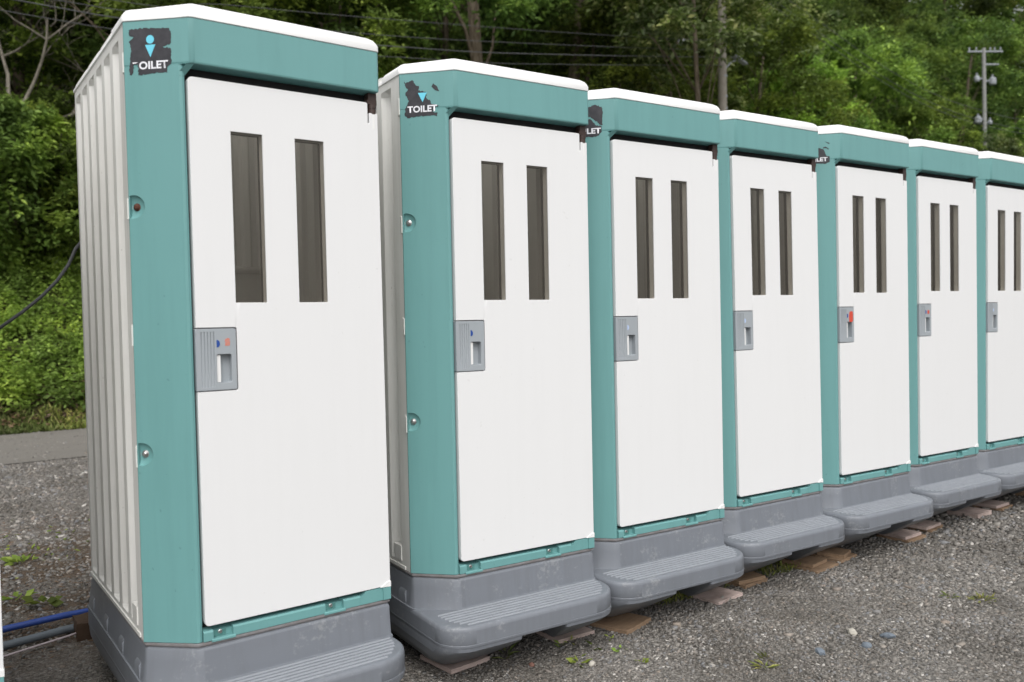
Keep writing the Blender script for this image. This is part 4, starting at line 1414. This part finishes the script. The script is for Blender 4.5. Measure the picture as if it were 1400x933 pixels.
# slanting bare trunks seen between the crowns
def bare_trunk(x, y, pts, r0, r1, mat, label, forks=(), name="tree_trunk"):
    root = empty(name, (x, y, hill_z(x, y) - 0.1))
    bm = bmesh.new()
    n = len(pts)
    tube(bm, pts, [r0 + (r1 - r0) * i / (n - 1) for i in range(n)], 9)
    from_bm("trunk", bm, mat, root, 60)
    for fk, r in forks:
        bm = bmesh.new()
        tube(bm, fk, [r * (1 - 0.75 * i / (len(fk) - 1)) for i in range(len(fk))], 6)
        from_bm("limb", bm, mat, root, 60)
    # crown far above the picture
    c = link(bpy.data.objects.new("crown", KINDS['dark'][1]), root)
    c.location = (pts[-1][0] - 0.3, pts[-1][1], pts[-1][2] - 5.6)
    return tag(root, label, "tree", "trees with bare trunks in view")


zt = hill_z(10.0, 15)
bare_trunk(10.0, 14.6, [(0, 0, 0), (0.02, 0, 3), (0.05, 0, 5.5), (-0.02, 0.05, 7.5), (-0.1, 0.1, 9.5)], 0.17, 0.13, 'bark',
           "tree with a straight grey trunk above the second toilet's roof corner, nearer to the left",
           [([(0.02, 0, 5.4), (-0.25, 0, 6.3), (-0.7, 0.1, 7.2), (-1.1, 0.1, 8.3)], 0.06), ([(0.03, 0, 4.9), (0.5, 0, 6.0), (0.75, 0.1, 7.5)], 0.05)])
bare_trunk(13.55, 15.4, [(-0.35, 0, 0), (-0.15, 0, 3), (0.02, 0, 5.2), (0.25, 0, 6.6), (0.42, 0.05, 8.0), (0.50, 0.1, 10)], 0.19, 0.13, 'bark',
           "tree with a leaning brown trunk behind the second toilet's roof end",
           [([(-0.10, 0, 3.5), (0.35, 0, 4.9), (0.75, 0, 6.2), (0.9, 0.1, 8.0)], 0.085)])

# bare pale branches at the left
root = empty("bare_tree", (0.45, 15.9, hill_z(0.45, 15.9) - 0.1))
root.scale = (1.12, 1.12, 1.05)
rb = random.Random(5)
bm = bmesh.new()
segs = []


def grow(bm, p, d, L, r, depth):
    pts = [p.copy()]
    q = p.copy(); dd = d.copy()
    n = 5
    for i in range(n):
        dd = (dd + Vector((rb.uniform(-.30, .30), rb.uniform(-.22, .22), rb.uniform(-.18, .24)))).normalized()
        q = q + dd * L / n
        pts.append(q.copy())
    tube(bm, pts, [r * (1 - 0.55 * i / n) for i in range(n + 1)], 5 if depth else 7)
    if depth < 4:
        for k_ in range(3 if depth < 3 else 2):
            i = rb.randint(2, n)
            nd = (dd + Vector((rb.uniform(-1.0, 1.0), rb.uniform(-.5, .5), rb.uniform(-.35, .55)))).normalized()
            grow(bm, pts[i], nd, L * rb.uniform(0.55, 0.8), r * 0.52, depth + 1)


tube(bm, [(0, 0, 0), (-0.06, 0, 1.3), (0.0, 0, 2.6)], [0.055, 0.05, 0.045], 8)
grow(bm, Vector((0.0, 0, 2.6)), Vector((-0.35, 0, 1)), 1.7, 0.040, 0)
grow(bm, Vector((0.0, 0, 2.5)), Vector((0.55, -0.1, 0.9)), 1.9, 0.038, 0)
grow(bm, Vector((0.35, 0.1, 2.3)), Vector((0.9, 0, 0.55)), 1.7, 0.038, 1)
grow(bm, Vector((-0.1, 0, 2.2)), Vector((-0.9, -0.1, 0.8)), 1.5, 0.038, 1)
tube(bm, [(0, 0, 1.6), (0.2, 0.05, 2.0), (0.35, 0.1, 2.3)], [0.05, 0.045, 0.04], 6)
from_bm("branches", bm, 'bark_pale', root, 60)
tag(root, "leafless shrub of pale tangled branches in the dark at the upper left", "bare tree")


# ------------------------------------------------------------------ undergrowth on the bank
def undergrowth(n, xr, yr, name, label, mat='under', hmin=0.25, hmax=0.75, leaf=0.085, per=26):
    x = rng.uniform(*xr, n); y = rng.uniform(*yr, n)
    P, Dd, Ls = [], [], []
    for i in range(n):
        z = hill_z(x[i], y[i])
        H = rng.uniform(hmin, hmax) * (1.0 + 0.35 * noise.noise(Vector((x[i] * .9, y[i] * .9, 1))))
        m = int(per * rng.uniform(0.6, 1.4))
        t = rng.uniform(0.1, 1, m)
        lx, ly = rng.normal(0, .16, 2)
        rad = 0.13 * (1.15 - t)
        a = rng.uniform(0, 2 * pi, m)
        P.append(np.stack([x[i] + lx * t + rad * np.cos(a) * rng.uniform(0, 1, m), y[i] + ly * t + rad * np.sin(a) * rng.uniform(0, 1, m), z + H * t], 1))
        Dd.append(np.stack([np.cos(a), np.sin(a), rng.normal(0.1, 0.35, m)], 1))
        Ls.append(leaf * (1.25 - 0.55 * t) * rng.uniform(0.6, 1.4, m))
    P = np.concatenate(P); Dd = np.concatenate(Dd); Ls = np.concatenate(Ls)
    V, F = leaves(P, Dd, Ls, Ls * rng.uniform(0.35, 0.62, len(Ls)), 0.3)
    return tag(raw(name, V, F, mat), label, "undergrowth", kind="stuff")


undergrowth(3000, (-3.2, 4.5), (11.25, 17.2), "undergrowth", "bright green weeds covering the bank beyond the lane at the left", per=30)
undergrowth(1500, (4.5, 45.0), (11.2, 15.0), "undergrowth", "green weeds on the bank behind the row of toilets", per=22, hmax=1.0, leaf=0.11)

# short verge along the lane: grass and dead leaves
n = 9000
gx = rng.uniform(-4, 6, n); gy = 10.82 + np.abs(rng.normal(0, 0.35, n))
gzv = np.array([hill_z(a, b) for a, b in zip(gx, gy)])
V, F = leaves(np.stack([gx, gy, gzv + 0.0], 1), np.stack([rng.normal(0, .6, n), rng.normal(0, .6, n), np.full(n, 0.9)], 1), rng.uniform(.05, .16, n), rng.uniform(.012, .03, n), 0.1)
tag(raw("verge_grass", V, F, 'grassm'), "short yellowish grass along the far edge of the lane", "grass", kind="stuff")
n = 2500
gx = rng.uniform(-3, 4, n); gy = 11.0 + np.abs(rng.normal(0, 0.5, n))
gzv = np.array([hill_z(a, b) for a, b in zip(gx, gy)])
V, F = leaves(np.stack([gx, gy, gzv + 0.05], 1), rand_dirs(n, .2), rng.uniform(.05, .12, n), rng.uniform(.03, .06, n), 0.1)
tag(raw("leaf_litter", V, F, 'litter'), "brown dead leaves at the foot of the bank", "leaf litter", kind="stuff")


# ------------------------------------------------------------------ weeds and grass in the gravel
def weed(x, y, label, n=14, h=0.05, leaf=0.03, mat='under', spread=0.03, name="weed", wide=0.5, z=None):
    root_z = ground_z(x, y) if z is None else z
    a = rng.uniform(0, 2 * pi, n)
    r = spread * np.sqrt(rng.uniform(0, 1, n))
    t = rng.uniform(0.05, 1, n)
    P = np.stack([r * np.cos(a), r * np.sin(a), h * t * 0.7], 1)
    Dd = np.stack([np.cos(a), np.sin(a), rng.uniform(0.1, 0.9, n)], 1)
    L = leaf * rng.uniform(0.6, 1.3, n)
    V, F = leaves(P, Dd, L, L * wide * rng.uniform(0.8, 1.2, n), 0.25)
    o = raw(name, V, F, mat)
    o.location = (x, y, root_z)
    return tag(o, label, "weed", "small weeds sprouting from the gravel")


def wpx(px, py, z=0.03):
    """where the ground meets a direction of view noted while surveying the photograph"""
    m = cam.matrix_world
    d = m.to_3x3() @ Vector(((px - 700) / 1141.57, -(py - 466.5) / 1141.57, -1))
    s = (z - m.translation.z) / d.z
    p = m.translation + d * s
    return p.x, p.y


for px, py, lb, kw in (
        (692, 902, "slender grass-like weed in front of the second toilet's left board", dict(n=9, h=.05, leaf=.07, wide=.12, mat='grassm', spread=.012)),
        (780, 880, "small yellowish seedling right of the second toilet's right board", dict(n=7, h=.03, leaf=.035, wide=.3, mat='grassm', spread=.015)),
        (768, 890, "upright yellow-green seedling below the second toilet's right board", dict(n=7, h=.05, leaf=.03, wide=.35, spread=.012)),
        (790, 908, "bright green two-leaved weed in the gravel below the second toilet's step", dict(n=9, h=.04, leaf=.035, wide=.6, spread=.022)),
        (812, 888, "tiny yellow leaf weed beside the bright green two-leaved one", dict(n=6, h=.04, leaf=.03, wide=.6, spread=.018)),
        (835, 878, "upright seedling near the gap between second and third toilet", dict(n=6, h=.05, leaf=.02, wide=.4, spread=.01)),
        (848, 893, "low leafy weed at the centre bottom, left of the small clump", dict(n=8, h=.02, leaf=.022, wide=.6, spread=.02)),
        (876, 907, "low bright clover-like weed at the centre bottom", dict(n=10, h=.015, leaf=.02, wide=.7, spread=.018)),
        (1046, 915, "pale tuft of grass at the bottom, left of the blue grey stones", dict(n=16, h=.02, leaf=.045, wide=.14, mat='grassm', spread=.02)),
        (1048, 905, "thin spiky tuft at the bottom centre right", dict(n=10, h=.03, leaf=.05, wide=.1, mat='grassm', spread=.015)),
        (1343, 827, "dry yellow-green tuft in the gravel at the far lower right", dict(n=40, h=.025, leaf=.035, wide=.25, mat='grassm', spread=.045)),
        (1300, 822, "faint small tuft left of the dry yellow-green one", dict(n=16, h=.02, leaf=.03, wide=.25, mat='grassm', spread=.025)),
        (1110, 772, "small green weed on the boards under the fourth toilet's right foot", dict(n=14, h=.03, leaf=.025, wide=.5, spread=.03)),
        (60, 826, "broad-leaved green weed on bare earth left of the nearest toilet", dict(n=16, h=.05, leaf=.06, wide=.7, spread=.05)),
        (24, 818, "small green weed at the left edge above the blue pipe", dict(n=12, h=.03, leaf=.06, wide=.6, spread=.04)),
        (30, 762, "faint tuft of low weeds farther back at the left edge", dict(n=30, h=.03, leaf=.06, wide=.5, spread=.07))):
    x, y = wpx(px, py)
    weed(x, y, lb, **kw)

# grass under the third and fourth cabins' steps
for x0, x1, y0, y1, n, lb in ((2.30, 2.62, 0.20, 0.42, 420, "tufts of grass under the third toilet's step beside the pale board"),
                              (3.05, 3.33, 0.18, 0.34, 200, "grass under the fourth toilet's step"),
                              (2.72, 2.86, 0.20, 0.42, 90, "thin grass between the third toilet and the stacked boards")):
    gx = rng.uniform(x0, x1, n); gy = rng.uniform(y0, y1, n)
    gzv = gz_arr(gx, gy)
    V, F = leaves(np.stack([gx, gy, gzv], 1), np.stack([rng.normal(0, .5, n), rng.normal(0, .5, n), np.full(n, 0.8)], 1), rng.uniform(.02, .06, n), rng.uniform(.004, .009, n), 0.15)
    tag(raw("grass", V, F, 'grassm'), lb, "grass", kind="stuff")
# dead needles and twigs on the earth left of the first cabin
n = 5200
gx = rng.uniform(-1.0, 0.9, n); gy = rng.uniform(1.3, 4.6, n)
V, F = leaves(np.stack([gx, gy, gz_arr(gx, gy) + 0.006], 1), rand_dirs(n, .08), rng.uniform(.015, .06, n), rng.uniform(.002, .006, n), 0.02)
tag(raw("dry_twigs", V, F, 'litter'), "dry stalks and needles scattered on the earth left of the nearest toilet", "dry grass", kind="stuff")
n = 260
gx = rng.uniform(-0.9, 0.9, n); gy = rng.normal(3.6, 0.5, n)
V, F = leaves(np.stack([gx, gy, gz_arr(gx, gy)], 1), rand_dirs(n, .5) + np.array([0, 0, .4]), rng.uniform(.02, .05, n), rng.uniform(.01, .025, n), 0.1)
tag(raw("low_weeds", V, F, 'under'), "sparse low weeds on the yard behind the blue pipe", "ground cover", kind="stuff")


# ------------------------------------------------------------------ utility poles and wires
def near_pole():
    x, y = 16.37, 12.7
    zb = hill_z(x, y) - 0.3
    root = empty("utility_pole", (x, y, zb))
    bm = bmesh.new()
    tube(bm, [(0, 0, 0), (0.05, 0, 4), (0.12, 0, 9.8), (0.14, 0, 11.8)], [0.135, 0.125, 0.10, 0.09], 16)
    from_bm("shaft", bm, 'concrete', root, 60)
    for z in (6.9, 7.22, 7.75):
        bm = bmesh.new()
        zz = z - zb + 0.0
        tube(bm, [(0.10, 0, zz), (0.10, 0, zz + 0.05)], 0.118, 16)
        from_bm("band", bm, 'insul', root, 60)
    bm = bmesh.new()
    zz = 8.16 - zb
    tube(bm, [(0.10, -0.05, zz - 0.25), (0.25, -0.12, zz - 0.05), (0.42, -0.2, zz + 0.05)], 0.025, 8)
    a = from_bm("lamp_arm", bm, 'insul', root, 50)
    bm = bmesh.new()
    mt = Matrix.Translation((0.50, -0.22, zz + 0.05)) @ Matrix.Rotation(radians(18), 4, 'Y')
    loft(bm, [[mt @ Vector(p) for p in r] for r in (
        [(-0.24, -0.07, -0.03), (0.24, -0.05, -0.03), (0.24, 0.05, -0.03), (-0.24, 0.07, -0.03)],
        [(-0.27, -0.10, 0.0), (0.27, -0.075, 0.0), (0.27, 0.075, 0.0), (-0.27, 0.10, 0.0)],
        [(-0.22, -0.06, 0.055), (0.20, -0.04, 0.045), (0.20, 0.04, 0.045), (-0.22, 0.06, 0.055)])])
    from_bm("lamp_head", bm, 'insul', root, 50)
    tag(root, "near concrete utility pole with metal bands, rising behind the third toilet's roof end", "utility pole")


def far_pole():
    x, y = 39.9, 18.0
    zb = hill_z(x, y)
    root = empty("utility_pole", (x, y, zb))
    H = 13.75 - zb
    bm = bmesh.new()
    tube(bm, [(0, 0, -0.5), (0, 0, H * 0.5), (-0.03, 0, H)], [0.105, 0.095, 0.08], 12)
    from_bm("shaft", bm, 'polegrey', root, 60)
    ax = Vector((0.87, -0.5, 0)).normalized()
    for zz, L, off in ((H - 0.15, 0.85, 0.05), (H - 0.75, 0.35, 0.35)):
        bm = bmesh.new()
        tube(bm, [-ax * L + ax * off + Vector((0, 0, zz)), ax * L + ax * off + Vector((0, 0, zz))], 0.045, 8)
        from_bm("crossarm", bm, 'insul', root, 50)
    for t in (-0.72, -0.38, 0.30, 0.52, 0.80):
        bm = bmesh.new()
        c = ax * t + Vector((0, 0, H - 0.09))
        tube(bm, [c, c + Vector((0, 0, .05)), c + Vector((0, 0, .09)), c + Vector((0, 0, .14))], [0.03, 0.04, 0.035, 0.03], 8)
        from_bm("insulator", bm, 'insul', root, 50)
    for zz, t, r, h in ((H - 1.55, -0.36, 0.12, 0.28), (H - 1.70, 0.40, 0.16, 0.36), (H - 3.5, -0.32, 0.16, 0.34), (H - 3.55, 0.26, 0.10, 0.2)):
        bm = bmesh.new()
        c = ax * t + Vector((0, 0, zz))
        tube(bm, [c, c + Vector((0, 0, h * .15)), c + Vector((0, 0, h * .8)), c + Vector((0, 0, h))], [r * .8, r, r, r * .5], 10)
        box(bm, c.x - 0.03, c.x + 0.03, c.y - 0.03, c.y + 0.03, c.z + h, c.z + h + 0.12)
        tube(bm, [c + Vector((0, 0, h / 2)), Vector((0, 0, c.z + h / 2))], 0.04, 6)
        from_bm("transformer", bm, 'insul', root, 50)
    tag(root, "distant pale utility pole with crossarm and transformers near the right edge", "utility pole")


near_pole()
far_pole()


def wire(name, pts, r, label, group):
    bm = bmesh.new()
    # sagging curve: smooth resample of surveyed points
    P = [Vector(p) for p in pts]
    out = []
    n = len(P)
    for i in range(n - 1):
        p0, p1, p2, p3 = P[max(i - 1, 0)], P[i], P[i + 1], P[min(i + 2, n - 1)]
        for k_ in range(6):
            t = k_ / 6
            out.append(0.5 * ((2 * p1) + (-p0 + p2) * t + (2 * p0 - 5 * p1 + 4 * p2 - p3) * t * t + (-p0 + 3 * p1 - 3 * p2 + p3) * t ** 3))
    out.append(P[-1])
    tube(bm, out, r, 5)
    return tag(from_bm(name, bm, 'wire', None, 60), label, "power line", group)


g = "wires strung across to the near utility pole"
wire("overhead_wire", [(-9, 12.6, 7.6), (1.186, 12.6, 6.95), (3.533, 12.6, 7.2), (6.05, 12.6, 7.44), (11.445, 12.6, 8.03), (16.40, 12.6, 8.66)], 0.0055, "topmost of the four wires running left from the near utility pole", g)
wire("overhead_wire", [(-9, 12.6, 7.3), (0.5, 12.6, 6.78), (6.05, 12.6, 7.12), (11.438, 12.6, 7.75), (16.40, 12.6, 8.42)], 0.006, "second wire from the top running left from the near utility pole", g)
wire("overhead_wire", [(-9, 12.6, 7.1), (1.5, 12.6, 6.65), (7.47, 12.6, 7.05), (11.432, 12.6, 7.53), (16.40, 12.6, 8.24)], 0.009, "third and thickest wire running left from the near utility pole", g)
wire("overhead_wire", [(-9, 12.6, 6.9), (1.5, 12.6, 6.45), (7.975, 12.6, 6.89), (11.426, 12.6, 7.31), (16.40, 12.6, 8.03)], 0.006, "lowest of the four wires running left from the near utility pole", g)
g = "wires crossing the slope at the upper right"
for dz, dx, lb in ((0, 0, "upper of the wires descending across the trees at the upper right"), (-0.36, 0.1, "middle wire descending across the trees at the upper right"), (-0.52, 0.0, "lower wire descending across the trees at the upper right")):
    wire("overhead_wire", [(17.5 + dx, 13.6, 11.7 + dz), (20.2 + dx, 13.6, 10.85 + dz), (22.17 + dx, 13.6, 10.31 + dz), (24.5 + dx, 13.6, 9.67 + dz), (27.2 + dx, 13.6, 9.15 + dz), (30.3 + dx, 13.6, 8.86 + dz), (35.1 + dx, 13.6, 8.86 + dz), (42 + dx, 13.6, 9.4 + dz)],
         0.008, lb, g)
